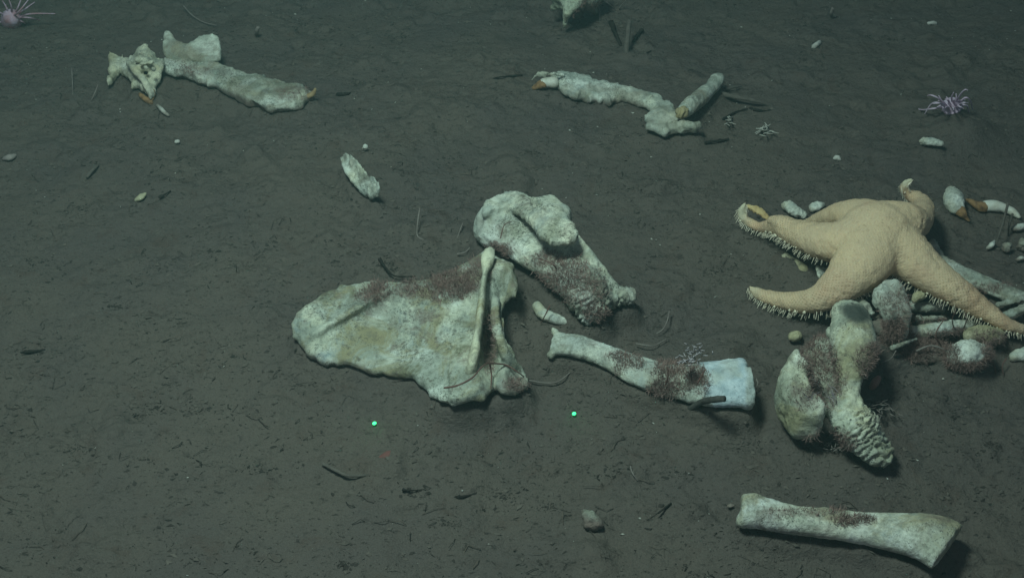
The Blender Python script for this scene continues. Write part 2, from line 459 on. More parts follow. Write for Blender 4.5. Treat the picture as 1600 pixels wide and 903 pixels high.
# ------------------------------------------------------------------ the sea floor: one sheet
def axis(lo, hi, st, far):
    a = list(np.arange(lo, hi + 1e-6, st)); d = st; x = a[-1]; out = []
    while x < far: d *= 1.22; x += d; out.append(x)
    d = st; x = a[0]; low = []
    while x > -far: d *= 1.22; x -= d; low.append(x)
    return np.array(low[::-1] + a + out)
gx = axis(-4.15, 4.15, .0125, 45); gy = axis(3.2, 9.3, .0125, 45)
GX, GY = np.meshgrid(gx, gy); fx, fy = GX.ravel(), GY.ravel()
def floor_height(x, y):
    h = ground_low(x, y)
    cl = np.clip(noise2(x, y, 1.7, 3, 41) * .9 + .45, .1, 1)
    h = h + .010 * cl * noise2(x * .8, y * 1.1, 14, 3, 22)
    r = noise2(x * .75 + .2 * y, y * 1.3, 30, 3, 23)
    h = h + cl * .010 * r - cl * .022 * np.clip(r - .45, 0, 1)
    p = noise2(x * .7, y * 1.25, 9, 2, 29)
    return h - .05 * np.clip(p - .58, 0, 1) + .019 * noise2(x, y, 3.6, 4, 21) + .06 * np.clip(noise2(x, y * 1.3, 3.3, 3, 37) - .45, 0, 1) - .006
gz = floor_height(fx, fy)
n_y, n_x = GX.shape
ii = np.arange(n_y * n_x).reshape(n_y, n_x)
quads = np.stack([ii[:-1, :-1], ii[:-1, 1:], ii[1:, 1:], ii[1:, :-1]], -1).reshape(-1, 4)
me = bpy.data.meshes.new("sea_floor")
me.vertices.add(len(fx)); me.vertices.foreach_set("co", np.stack([fx, fy, gz], 1).ravel())
me.loops.add(quads.size); me.loops.foreach_set("vertex_index", quads.ravel().astype(np.int32))
me.polygons.add(len(quads)); me.polygons.foreach_set("loop_start", np.arange(0, quads.size, 4, dtype=np.int32))
me.polygons.foreach_set("use_smooth", np.ones(len(quads), bool))
me.update(calc_edges=True); me.validate(); me.materials.append(M_MUD)
fo = bpy.data.objects.new("sea_floor", me); COL.objects.link(fo); fo['kind'] = 'structure'

LOWS = []        # undersides of what lies on the mud: V, share of the gap the sediment fills
def settle():
    """mud heaped against and under the things that lie on it"""
    global RAISE
    x0, y0, st = gx[ix0], gy[iy0], .0125
    nx_, ny_ = ix1 - ix0 + 1, iy1 - iy0 + 1; R = np.zeros((ny_, nx_)); base_ = gz.reshape(n_y, n_x)[iy0:iy1 + 1, ix0:ix1 + 1]
    for V, w, cap in LOWS:
        i = np.round((V[:, 0] - x0) / st).astype(int); j = np.round((V[:, 1] - y0) / st).astype(int)
        ok = (i >= 0) & (i < nx_) & (j >= 0) & (j < ny_); i, j, z = i[ok], j[ok], V[ok, 2]
        lowz = np.full((ny_, nx_), 9.); np.minimum.at(lowz, (j, i), z)
        pad = np.pad(lowz, 1, constant_values=9.); e = np.minimum.reduce([pad[a:a + ny_, b:b + nx_] for a in range(3) for b in range(3)])
        lowz = np.where(lowz > 8, e, lowz)
        R = np.maximum(R, np.where(lowz < 8, np.clip((lowz - base_) * w, 0, cap), 0))
    for _ in range(9):
        P = np.pad(R, 1, mode='edge'); R = (P[:-2, 1:-1] + P[2:, 1:-1] + P[1:-1, :-2] + P[1:-1, 2:] + 2 * R) / 6
    RAISE = R; z = gz.reshape(n_y, n_x).copy(); z[iy0:iy1 + 1, ix0:ix1 + 1] += R
    fo.data.vertices.foreach_set("co", np.stack([fx, fy, z.ravel()], 1).ravel()); fo.data.update()
def mud_top(x, y):
    z = floor_height(x, y); i = np.clip(np.round((x - gx[ix0]) / .0125).astype(int), 0, RAISE.shape[1] - 1); j = np.clip(np.round((y - gy[iy0]) / .0125).astype(int), 0, RAISE.shape[0] - 1)
    ok = (x > gx[ix0]) & (x < gx[ix1]) & (y > gy[iy0]) & (y < gy[iy1]); return z + np.where(ok, RAISE[j, i], 0)
ix0, ix1 = int(np.argmin(abs(gx + 4.15))), int(np.argmin(abs(gx - 4.15))); iy0, iy1 = int(np.argmin(abs(gy - 3.2))), int(np.argmin(abs(gy - 9.3)))

# water: even, slightly milky, blue-green
def box(name, lo_, hi_, mat):
    V = [(x, y, z) for x in (lo_[0], hi_[0]) for y in (lo_[1], hi_[1]) for z in (lo_[2], hi_[2])]
    Fc = [(0, 1, 3, 2), (4, 6, 7, 5), (0, 4, 5, 1), (2, 3, 7, 6), (0, 2, 6, 4), (1, 5, 7, 3)]
    m_ = bpy.data.meshes.new(name); m_.from_pydata(V, [], Fc); m_.materials.append(mat); o = bpy.data.objects.new(name, m_); COL.objects.link(o); return o
mh = bpy.data.materials.new("haze"); mh.use_nodes = True; nt = mh.node_tree
nt.nodes.remove(nt.nodes["Principled BSDF"]); pv = nt.nodes.new("ShaderNodeVolumePrincipled")
pv.inputs["Color"].default_value = (.44, .78, .76, 1); pv.inputs["Density"].default_value = .011; pv.inputs["Anisotropy"].default_value = .2
nt.links.new(pv.outputs[0], nt.nodes["Material Output"].inputs["Volume"])
hz = box("haze", (-60, -60, -1.3), (60, 60, 7.4), mh); hz['kind'] = 'stuff'

# ================================================================== BONES
G_SM = "small bone fragments"
# ---- shoulder blade
sc_out = [(454,521),(460,497),(482,477),(510,457),(538,445),(589,441),(629,441),(665,438),(709,423),(733,408),(749,398),(761,390),(773,396),
          (787,406),(801,421),(809,443),(805,461),(790,473),(786,490),(788,513),(798,545),(811,567),(824,588),(829,605),(797,620),(771,609),
          (757,625),(737,623),(709,633),(673,621),(667,609),(645,593),(605,587),(601,577),(589,588),(566,577),(546,569),(510,571),(482,557),(462,533)]
def sc_z(X, Y):
    z = .055 + .13 * np.clip((X - 460) / 300, 0, 1) + .05 * np.clip((560 - Y) / 120, -1, 1)
    z = z - .08 * np.exp(-(((X - 640) / 90) ** 2 + ((Y - 530) / 45) ** 2))
    z = z - .20 * np.exp(-(((X - 766) / 13) ** 2 + ((Y - 535) / 60) ** 2))         # hollow beside the ridge
    z = z + .07 * np.exp(-(((X - 480) / 40) ** 2 + ((Y - 500) / 40) ** 2))
    z = z + .05 * np.exp(-(((X - 585) - (470 - Y) * 1.6) / 14) ** 2) * np.exp(-((Y - 490) / 40) ** 2)
    z = z - .09 * np.exp(-(((X - 812) / 20) ** 2 + ((Y - 590) / 30) ** 2))
    z = z - .05 * np.clip((Y - 560) / 50, 0, 1) * (X < 700)
    return z
sp = thing("shoulder_blade", W1(640, 530), "large fan-shaped shoulder blade lying flat with a tall ridge, biggest flat bone", "bone")
mb = MB(); plate(mb, sc_out, sc_z, .026, 5, 2.2, 3.5)
blob(mb, 790, 438, .25, 18, 22, 15); loft(mb, [(735,425,.17,20,10),(765,420,.26,24,14),(790,425,.28,22,14)])
loft(mb, [(774,468,.26,8),(774,500,.26,8),(781,530,.25,8.5),(793,560,.19,8.5),(811,580,.09,8),(818,590,.06,5)])
loft(mb, [(690,615,.10,16,9),(730,612,.13,22,12),(760,600,.10,14,8)])
M_SC = bone_mat("shoulder_blade_bone", (.33, .355, .30), (.53, .56, .50), (.33, .29, .165), .9, .8, .75, .055, 2, 1.0)
blade, V, Fc = bone("blade", mb, M_SC, None, parent=sp, vox=.011, amp=.008, k=9, s=3, smooth=4, sink=(.8, .09))
mb = MB(); loft(mb, [(765,392,.38,10,8),(762,408,.36,11,9),(757,432,.32,4.5,11),(752,475,.29,6,13),(745,530,.26,7,13),(738,572,.20,9,12),(731,594,.12,9,8)])
M_RIDGE = bone_mat("ridge_bone", (.47, .47, .36), (.58, .58, .46), (.36, .30, .13), .7, .7, .3, .01, 5)
rd, _, _ = bone("ridge", mb, M_RIDGE, None, parent=sp, vox=.009, amp=.006, s=4); rd['label'] = "yellowish narrow ridge"
add_fuzz(sp, V, Fc, [(660,455,75,20,3000),(710,440,50,22,2600),(590,462,40,14,800),(766,540,12,58,1100),(805,600,24,12,350),(745,420,25,25,500)], s=1)

# ---- upper arm bone with the broken flange
mb = MB()
loft(mb, [(768,362,.20,32,26),(795,362,.23,35,25),(830,388,.22,37,23),(868,408,.22,40,23),(895,432,.22,40,26),(918,456,.20,36,24),(930,478,.14,28,20),(928,492,.08,16,12)], 24)
blob(mb, 765, 358, .20, 27, 30, 26); loft(mb, [(752,345,.26,12),(768,326,.29,13),(790,320,.31,14),(815,330,.30,16),(835,345,.28,18)])
fl_out = [(748,338),(757,319),(773,307),(794,301),(821,306),(831,312),(834,330),(840,329),(851,314),(869,319),(885,333),(901,354),(905,371),(888,381),(861,384),(842,371),(828,352),(808,334),(786,327),(764,336)]
plate(mb, fl_out, lambda X, Y: .335 + .125 * np.clip((X - 785) / 60, 0, 1) + .02 * np.exp(-((Y - 345) / 25) ** 2), .028, 5, 2.2, 3.0)
plate(mb, [(775,318),(815,330),(838,340),(862,332),(895,360),(890,372),(855,362),(825,345),(790,330)], .22, .17, 6, 2.5, 1)
loft(mb, [(890,372,.33,14,14),(915,400,.27,13,14),(937,428,.22,14,14),(955,450,.17,14,13)])
loft(mb, [(945,470,.13,14),(965,464,.14,15),(984,461,.14,14)])
loft(mb, [(900,470,.16,16,14),(915,490,.10,15,12),(925,503,.05,9,9)])
M_HU = bone_mat("arm_bone", (.45, .48, .42), (.64, .66, .60), (.34, .33, .22), .5, .95, .45, .05, 8)
def hu_post(V, Fc):
    V = ridged(930, 482, 38, .030, .9, 8)(V, Fc); return ridged(982, 461, 20, .026, 2.6, 7)(V, Fc)
hum, V, Fc = bone("upper_arm_bone", mb, M_HU, "thick knobbly bone with a broken porous flange on its head, touching the shoulder blade", vox=.012, amp=.010, s=9, post=hu_post, smooth=4, sink=(.8, .10))
add_fuzz(hum, V, Fc, [(885,428,42,26,2600),(915,460,30,24,900),(850,405,30,16,700),(770,392,30,12,900),(930,490,28,14,800)], s=2)

# ---- fragment by it
mb = MB(); loft(mb, [(839,478,.06,8,9),(848,490,.07,10,9),(868,498,.06,10,8),(890,502,.05,8,7),(904,504,.03,6,5)])
M_SMALL = bone_mat("small_bone", (.47, .49, .42), (.62, .63, .56), (.40, .36, .22), .5, .6, .35, .035, 11)
bone("bone_fragment", mb, M_SMALL, "short curved fragment lying between the knobbly bone and the flat shin bone", group=G_SM, vox=.008, amp=.006, s=10)

# ---- flat forearm bone with blue-white end
mb = MB()
loft(mb, [(862,537,.09,23,13),(880,538,.10,22,13),(905,542,.10,22,13),(930,550,.10,22,13),(957,562,.10,23,13),(988,577,.10,28,14),(1022,587,.11,32,15),(1055,594,.12,37,17),(1095,599,.14,45,21),(1130,599,.155,47.5,23),(1152,598.5,.16,48.5,24.5),(1163,598.5,.16,51,27),(1170,599,.155,49,26)], 26, 'flat')
blob(mb, 866, 518, .10, 7, 8, 8); blob(mb, 860, 555, .08, 7, 7, 7)
M_FL = bone_mat("flat_bone", (.46, .49, .44), (.60, .64, .61), (.36, .32, .20), .45, .55, .55, .05, 14)
fb = None
V, Fc = remesh(mb, .011, 4); V = rough(V, Fc, .012, 9, 5, 15)
root = thing("forearm_bone", W1(1020, 590), "long flat bone widening to a blue-white squared-off end beside a worm tube", "bone")
fb = link_mesh("shaft", V, Fc, M_FL, root); LOWS.append((V, .9, .12))
px, py = proj(V)      # the far end is bleached blue-white
bl = np.clip((px + 14 * fbm(V * 7, 4, 33) - 1092) / 14, 0, 1) * np.clip(1.2 - .9 * np.clip(fbm(V * 10, 4, 34), 0, 1), 0, 1)
rim = np.clip((px + 3 * fbm(V * 20, 3, 35) - 1164) / 5, 0, 1)
at = fb.data.attributes.new("bleach", 'FLOAT', 'POINT'); at.data.foreach_set("value", (bl * (1 - .7 * rim)).astype(np.float32))
add_fuzz(root, V, Fc, [(1050,585,42,36,3000),(1095,592,26,26,1200),(985,570,26,16,600),(960,555,20,10,300),(1030,606,24,14,500)], s=3)

# ---- bone in the near corner
mb = MB()
loft(mb, [(1157,797,.13,29,23),(1185,800,.13,29,23),(1235,811,.12,26,21),(1290,817,.12,26,21),(1340,824,.12,27,22),(1390,831,.13,34,24),(1438,837,.15,43,26),(1464,845,.155,50,26),(1481,855,.155,53,26)], 28, 'flat')
blob(mb, 1176, 779, .17, 17, 11, 11); blob(mb, 1160, 812, .12, 11, 14, 12)
M_CO = bone_mat("corner_bone", (.46, .47, .38), (.64, .67, .64), (.40, .34, .20), .75, .5, .6, .035, 21)
cb, V, Fc = bone("leg_bone", mb, M_CO, "straight leg bone with flared cut end lying alone nearest to the camera", vox=.012, amp=.008, k=10, s=20, smooth=4)
add_fuzz(cb, V, Fc, [(1335,812,34,8,700),(1260,800,60,8,300)], s=4)
mb = MB(); blob(mb, 1141, 790, .03, 9, 6, 5)
bone("bone_chip", mb, M_SMALL, "tiny rounded chip beside the broad end of the nearest leg bone", "bone chip", G_SM, vox=.006, amp=.006, s=22)

# ---- big joint bone under the sea star
mb = MB()
loft(mb, [(1330,498,.36,30,24),(1332,525,.36,36,28),(1332,552,.33,36,26),(1327,582,.27,24,20),(1327,612,.23,18,17),(1324,642,.22,31,22),(1340,668,.19,36,22),(1362,696,.13,30,18),(1383,713,.09,25,13)], 24)
blob(mb, 1328, 488, .40, 30, 26, 14)
loft(mb, [(1300,640,.2,14),(1320,645,.22,18),(1345,650,.2,14)])
cr = [(1246,556),(1253,572),(1266,586),(1260,604),(1268,626),(1286,642),(1291,656),(1280,668),(1246,668),(1228,654),(1213,627),(1210,608),(1217,586),(1228,570)]
plate(mb, cr, lambda X, Y: .20 + .0009 * (X - 1210) - .0006 * (Y - 610), .11, 13, 2.2, 2.5, 1.1)
plate(mb, [(1246,560),(1275,535),(1310,540),(1318,620),(1295,645),(1275,620)], .08, .09, 14, 3, 3)
blob(mb, 1305, 520, .26, 16, 14, 12); blob(mb, 1356, 545, .3, 16, 20, 14)
def fe_post(V, Fc): return ridged(1348, 684, 54, .048, 1.15, 10)(V, Fc)
M_FE = bone_mat("joint_bone", (.41, .43, .34), (.60, .62, .54), (.42, .37, .19), .7, .95, .5, .06, 25)
jroot = thing("thigh_bone", W1(1310, 600), "massive knobbly bone with crescent joint and wrinkled lower end before the sea star", "bone")
jb, V, Fc = bone("shaft", mb, M_FE, None, parent=jroot, vox=.011, amp=.009, s=26, post=fe_post, smooth=3, sink=(.3, .03))
darken(jb, V, [(1338,490,25,14,.40)])
add_fuzz(jroot, V, Fc, [(1278,560,30,34,3200),(1262,610,26,26,900),(1300,600,22,34,1000),(1360,560,24,26,900),(1300,690,40,20,500)], s=5)
add_fuzz(jroot, V, Fc, [(1278,600,9,10,26),(1268,622,8,6,14),(1302,622,10,10,26)], M_FUZZP, .05, .10, .0028, "hydroid_growth", s=6, mul=1)

# ---- rib-like bones and lumps beneath the sea star
G_UN = "loose bones under the sea star"
mb = MB(); plate(mb, [(1358,458),(1390,438),(1408,447),(1420,468),(1424,498),(1420,526),(1392,526),(1376,490)], lambda X, Y: .34 - .0016 * (Y - 440), .05, 8, 2.5, 2)
M_UN = bone_mat("grey_bone", (.38, .41, .35), (.54, .56, .50), (.32, .28, .19), .5, .7, .55, .05, 31)
proot = thing("broken_bone_plate", W1(1395, 500), "upright broken bone plate just below the centre of the sea star", "bone", G_UN)
pb, V, Fc = bone("plate", mb, M_UN, None, parent=proot, vox=.010, amp=.012, s=30)
darken(pb, V, [(1401,508,11,19,-.5)])
add_fuzz(proot, V, Fc, [(1385,520,28,16,2200),(1400,480,24,30,700)], s=7)

def simple_bone(name, st, mat, label, group=None, vox=.009, amp=.012, s=0, cap='round', fuzz=None, nseg=16, cat="bone", k=14):
    mb = MB(); loft(mb, st, nseg, cap); o, V, Fc = bone(name, mb, mat, label, cat, group, vox, 4, amp, k, s)
    if fuzz: add_fuzz(o, V, Fc, fuzz, s=s + 50)
    return o
simple_bone("rib_bone", [(1456,378,.10,6,6),(1470,404,.10,10,7),(1498,424,.10,16,8),(1535,442,.10,18,8),(1580,460,.10,17,8),(1625,474,.08,14,8)], M_UN, "broad grey rib passing behind the long lower arm of the sea star", G_UN, s=33, fuzz=[(1540,450,40,8,300)])
simple_bone("rib_bone", [(1420,478,.12,8),(1445,480,.13,9),(1472,482,.1,8)], M_UN, "short grey rib end just above the small white ball", G_UN, s=34)
simple_bone("rib_bone", [(1422,519,.10,11),(1455,516,.13,12),(1490,511,.14,11),(1515,508,.12,9)], M_SMALL, "rounded pale rib lying just below the small white ball", G_UN, s=35, fuzz=[(1470,520,50,8,500)])
simple_bone("rib_bone", [(1564,496,.12,8,6),(1585,487,.14,9,6),(1618,476,.12,9,6)], M_UN, "flat grey rib end above the tip of the long lower arm", G_UN, s=36)
M_YEL = bone_mat("yellow_bone", (.44, .42, .28), (.52, .50, .36), (.36, .30, .15), .6, .4, .4, .05, 38)
simple_bone("knuckle_bone", [(1515,525,.12,14,12),(1535,522,.14,17,14),(1558,524,.12,15,12)], M_YEL, "smooth yellowish knuckle bone tucked under the long lower arm tip", G_UN, s=37, fuzz=[(1545,530,30,14,500)])
simple_bone("knuckle_bone", [(1490,556,.10,22,18),(1512,552,.13,25,22),(1535,552,.10,18,16)], bone_mat("lump_bone", (.5, .52, .46), (.64, .66, .6), (.36, .34, .26), .3, .8, .35, .09, 39), "pale rough knuckle lump fringed with dark growth at its base", G_UN, s=38,
            fuzz=[(1490,580,44,14,1500),(1545,572,26,14,600),(1480,556,18,20,700),(1545,545,12,14,400)], vox=.011, amp=.014)
simple_bone("bone_fragment", [(1582,558,.05,9,8),(1597,553,.07,12,9),(1615,552,.06,12,9)], M_SMALL, "pale wedge fragment below the tip of the long lower arm at frame edge", G_SM, s=39)
simple_bone("bone_fragment", [(1330,472,.2,8),(1348,478,.2,9),(1362,490,.18,7)], M_UN, "narrow strip of bone between the dark hollow and the broken plate", G_UN, s=40)
simple_bone("bone_fragment", [(1378,505,.10,22,16),(1425,545,.05,28,14),(1470,548,.04,24,12)], bone_mat("silted_bone", (.17, .15, .13), (.24, .22, .2), (.14, .11, .09), .5, .5, .7, .12, 41), "silt-covered low bone mass between the thigh bone and the pale knuckle lump", G_UN, s=41, amp=.02,
            fuzz=[(1425,540,62,24,6000)], vox=.012)
simple_bone("rib_bone", [(1432,500,.12,5),(1452,498,.15,6),(1476,497,.12,5)], M_UN, "thin grey rib between the small white ball and the pale rib", G_UN, s=81, fuzz=[(1450,500,30,6,200)])
simple_bone("bone_fragment", [(1428,470,.2,6),(1436,462,.22,8),(1446,458,.2,6)], M_YEL, "rough yellowish fragment under the centre of the sea star by the plate", G_UN, s=82, amp=.014)
simple_bone("bone_splinter", [(1392,545,.14,4),(1412,536,.17,5),(1432,530,.15,3)], M_UN, "narrow splinter sticking out of the silt-covered bone mass", G_UN, s=83, cat="bone splinter")
simple_bone("rib_bone", [(1560,476,.1,6,5),(1590,468,.12,7,5),(1620,462,.1,7,5)], M_UN, "grey rib edge between the broad rib and the flat rib end", G_UN, s=84)
# growth stalk nub
simple_bone("sea_squirt", [(1362,606,.03,5),(1367,598,.06,7),(1373,590,.09,5)], plain("pink_flesh", (.34, .20, .17), (.25, .15, .13), 14, .6, .1), "small pinkish finger-like nub beside the thigh bone", None, vox=.006, amp=.002, s=42, cat="sea squirt")
simple_bone("bone_lump", [(1238,527,.05,9,8),(1246,525,.06,9,8)], M_YEL, "yellowish round knob beside the upper end of the thigh bone", G_SM, vox=.006, s=43)

# ---- fragments around the sea star
mb = MB(); blob(mb, 1228, 403, .05, 9, 8, 8); loft(mb, [(1228,403,.05,6),(1243,410,.05,6),(1255,420,.05,7)]); blob(mb, 1255, 421, .05, 9, 11, 8)
bone("knuckle_bone", mb, M_YEL, "small two-knobbed knuckle bone between two arms of the sea star", group=G_SM, vox=.006, amp=.004, s=44)
mb = MB(); plate(mb, [(1273,414),(1290,419),(1306,418),(1308,424),(1296,430),(1280,436),(1275,426)], lambda X, Y: .06 + .002 * (1306 - X), .012, 4, 1.5, .8)
bone("bone_shard", mb, M_SMALL, "thin curved shard under the sea star body between its arms", "bone shard", G_SM, vox=.006, amp=.003, s=45)
mb = MB(); blob(mb, 1230, 322, .05, 10, 9, 8); loft(mb, [(1226,320,.05,8,7),(1243,330,.06,9,8),(1257,337,.04,8,6)])
bone("bone_fragment", mb, M_SMALL, "rough whitish fragment behind the curled arm of the sea star", group=G_SM, vox=.007, amp=.014, s=46)
mb = MB(); loft(mb, [(1266,327,.03,7,5),(1276,323,.04,9,6),(1286,320,.03,6,5)])
bone("bone_fragment", mb, M_SMALL, "small dull fragment behind the hidden far arm of the sea star", group=G_SM, vox=.007, amp=.010, s=47)

# ---- teeth
t1 = thing("tooth", W1(1492, 318), "stubby pale tooth with orange pointed root lying behind the sea star", "tooth", "loose teeth")
mb = MB(); loft(mb, [(1487,301,.07,10),(1489,309,.08,15),(1492,318,.08,15),(1495,325,.07,12)]); bone("crown", mb, M_SMALL, None, parent=t1, vox=.007, amp=.014, s=48)
mb = MB(); loft(mb, [(1496,325,.07,10.5),(1503,333,.06,8),(1509,340,.04,4),(1515,346,.03,1.6)]); bone("root", mb, M_ROOT, None, parent=t1, vox=.005, amp=.004, s=49)
t2 = thing("tooth", W1(1550, 325), "long curved tooth with white crown and brown split root", "tooth", "loose teeth")
mb = MB(); loft(mb, [(1539,322,.05,9),(1556,322,.06,9),(1574,327,.05,7),(1585,333,.04,6),(1593,340,.03,3)]); bone("crown", mb, M_TOOTH, None, parent=t2, vox=.006, amp=.004, s=50)
mb = MB(); loft(mb, [(1540,323,.05,8),(1528,321,.06,7),(1516,315,.06,4),(1510,312,.06,2)]); loft(mb, [(1540,327,.04,5),(1530,327,.04,4),(1518,318,.04,2)]); bone("root", mb, M_ROOT, None, parent=t2, vox=.005, amp=.004, s=51)

# ---- bits at the edge
G_E = "pale pebbles of bone near the teeth"
for (x, y, r, lab) in ((1573,387,9,"rounded knuckle pebble below the long curved tooth"), (1599,383,11,"rough knuckle pebble cut by the frame edge below the long curved tooth")):
    mb = MB(); blob(mb, x, y, .05, r, r, r); blob(mb, x + 3, y - 4, .07, r * .6); bone("bone_pebble", mb, M_UN, lab, "bone pebble", G_E, vox=.006, amp=.022, s=x)
for (st, lab) in (([(1543,387,.03,4),(1549,383,.05,5),(1554,377,.04,3)], "little ragged chip beside the grey stalks"),
                  ([(1582,358,.03,4),(1592,355,.04,6),(1606,354,.03,6)], "white chip under the tip of the long curved tooth"),
                  ([(1588,406,.02,3),(1596,404,.03,4),(1606,404,.02,4)], "flat white sliver under the bone pebbles")):
    simple_bone("bone_chip", st, M_SMALL, lab, G_E, .005, .008, s=int(st[0][0]), cat="bone chip")

# ---- vertebra, plate and jaw in the far corner
mb = MB()
def ve_z(X, Y):
    return .08 + .13 * np.exp(-(((X - 228) / 24) ** 2 + ((Y - 100) / 22) ** 2)) + .006 * np.clip(95 - Y, 0, 40) - .07 * np.exp(-(((X - 188) / 8) ** 2 + ((Y - 124) / 9) ** 2))
plate(mb, [(166,88),(172,83),(181,85),(192,88),(207,86),(215,79),(222,70),(231,64),(236,77),(244,86),(256,91),(254,108),(253,126),(246,133),(243,145),(238,160),(233,154),(226,146),(214,138),(205,141),(202,128),(194,118),(184,124),(172,132),(164,133),(167,122),(171,108)], ve_z, .030, 4, 2, 3.5)
for (x, y) in ((214,94),(222,100),(228,106),(236,98),(218,88),(240,108),(226,92)): blob(mb, x, y, .25, 5, 5, 5)
loft(mb, [(200,98,.2,5),(212,112,.19,6),(226,128,.15,6),(236,150,.08,4)])
loft(mb, [(254,94,.2,5),(250,112,.15,5),(246,130,.09,4)])
M_VE = bone_mat("vertebra_bone", (.42, .44, .36), (.58, .60, .52), (.44, .38, .22), .6, .6, .35, .04, 52)
bone("vertebra", mb, M_VE, "spiky winged vertebra with a hollow beneath it beside the long curved jaw", vox=.013, amp=.012, s=53, smooth=4)
mb = MB(); loft(mb, [(219,148,.05,4),(228,156,.04,5),(238,161,.03,4)]); loft(mb, [(240,141,.1,3),(239,150,.06,4),(236,157,.04,3)])
bone("tooth", mb, M_ROOT, "orange-brown tooth stuck at the foot of the winged vertebra", "tooth", "loose teeth", vox=.008, amp=.004, s=54)
simple_bone("bone_splinter", [(246,165,.02,3),(254,173,.03,4),(263,181,.02,3)], M_SMALL, "thin pale splinter lying below the winged vertebra", G_SM, .007, .004, s=55, cat="bone splinter")
mb = MB()
plate(mb, [(252,66),(254,53),(262,49),(270,54),(276,64),(291,70),(306,62),(322,55),(340,55),(346,64),(349,94),(326,97),(290,95),(256,92)], lambda X, Y: .13 + .0028 * (97 - Y), .04, 8, 2.5, 1.5)
M_VP = bone_mat("far_plate_bone", (.33, .36, .30), (.50, .53, .46), (.34, .28, .18), .6, .5, .5, .05, 56)
bone("pelvis_fragment", mb, M_VP, "notched flat bone standing behind the long curved jaw", smooth=5, vox=.013, sink=(.3, .03), amp=.012, s=57)
jr = thing("jaw_bone", W1(380, 140), "long curved jaw bone with an orange tip beside the winged vertebra", "bone", "jaw bones")
mb = MB(); plate(mb, [(252,93),(275,92),(310,94),(350,99),(368,114),(413,121),(448,131),(470,139),(486,144),(489,152),(469,166),(445,171),(420,171),(385,162),(357,147),(332,134),(312,128),(294,119),(275,116),(255,112)],
    lambda X, Y: .05 + .05 * np.clip((400 - X) / 140, 0, 1) + .02 * noise2(X.ravel(), Y.ravel(), .05, 2, 7).reshape(X.shape), .045, 9, 2.2, 4.5)
loft(mb, [(395,156,.08,3),(420,166,.06,4),(447,167,.06,4),(470,161,.06,4),(486,148,.08,4)])
M_JA = bone_mat("jaw_bone_a", (.36, .39, .33), (.58, .61, .54), (.36, .30, .18), .5, .8, .5, .05, 58)
_, V, Fc = bone("jaw", mb, M_JA, None, parent=jr, vox=.013, amp=.012, s=59, smooth=4)
mb = MB(); loft(mb, [(481,151,.08,5),(489,147,.10,4.5),(493,139,.14,3)]); bone("tooth", mb, M_OCHRE, None, parent=jr, vox=.009, amp=.004, s=60)
add_fuzz(jr, V, Fc, [(300,112,30,10,300),(460,145,30,12,300)], s=61)

# ---- second jaw
jr = thing("jaw_bone", W1(960, 145), "long jaw bone with a white front tooth, crossed by a short bone rod", "bone", "jaw bones")
mb = MB(); plate(mb, [(829,124),(838,117),(855,114),(875,114),(910,119),(953,130),(987,141),(1008,146),(1028,151),(1048,163),(1060,178),(1058,200),(1040,210),(1016,196),(1008,186),(1019,174),(999,162),(976,154),(953,161),(924,158),(895,152),(876,142),(868,136),(872,122),(852,119)],
    lambda X, Y: .06 + .02 * np.clip((960 - X) / 80, 0, 1) + .02 * noise2(X.ravel(), Y.ravel(), .06, 2, 8).reshape(X.shape), .045, 8, 2.2, 4.5)
plate(mb, [(1004,184),(1030,176),(1060,186),(1080,196),(1094,190),(1092,206),(1062,206),(1040,213),(1008,198)], .085, .03, 5, 2.5, 3)
loft(mb, [(1062,194,.11,8,7),(1080,198,.11,8,7),(1091,196,.10,7,8)]); loft(mb, [(830,126,.12,3),(838,118,.15,3.5),(855,115,.16,4),(880,117,.17,4)])
M_JB = bone_mat("jaw_bone_b", (.42, .46, .40), (.60, .63, .56), (.34, .29, .2), .45, .7, .4, .05, 62)
bone("jaw", mb, M_JB, None, parent=jr, vox=.012, amp=.012, s=63, smooth=4)
mb = MB(); loft(mb, [(866,129,.11,10),(857,129,.10,8.5),(849,130,.10,8.5)]); bone("tooth", mb, M_TOOTH, None, parent=jr, vox=.010, amp=.002, s=64)
mb = MB(); loft(mb, [(850,131,.10,8),(843,133,.08,7),(834,138,.05,4)]); b_, _, _ = bone("tooth_root", mb, M_ROOT, None, parent=jr, vox=.009, amp=.006, s=65)
rr = thing("bone_rod", W1(1090, 155), "short bone rod with a round yellowish end resting across the second jaw", "bone")
mb = MB(); loft(mb, [(1067,175,.17,11),(1082,163,.16,14),(1098,149,.15,13),(1112,136,.14,11),(1120,127,.14,12),(1125,121,.13,8)]); blob(mb, 1113, 122, .16, 6)
bone("shaft", mb, M_VP, None, parent=rr, vox=.012, amp=.010, s=66)
mb = MB(); blob(mb, 1065.5, 176, .175, 12, 9, 11, .4); bone("joint_cap", mb, M_JOINT, None, parent=rr, vox=.008, amp=.007, s=67, post=ridged(1065, 176, 14, .012, .3, 7))

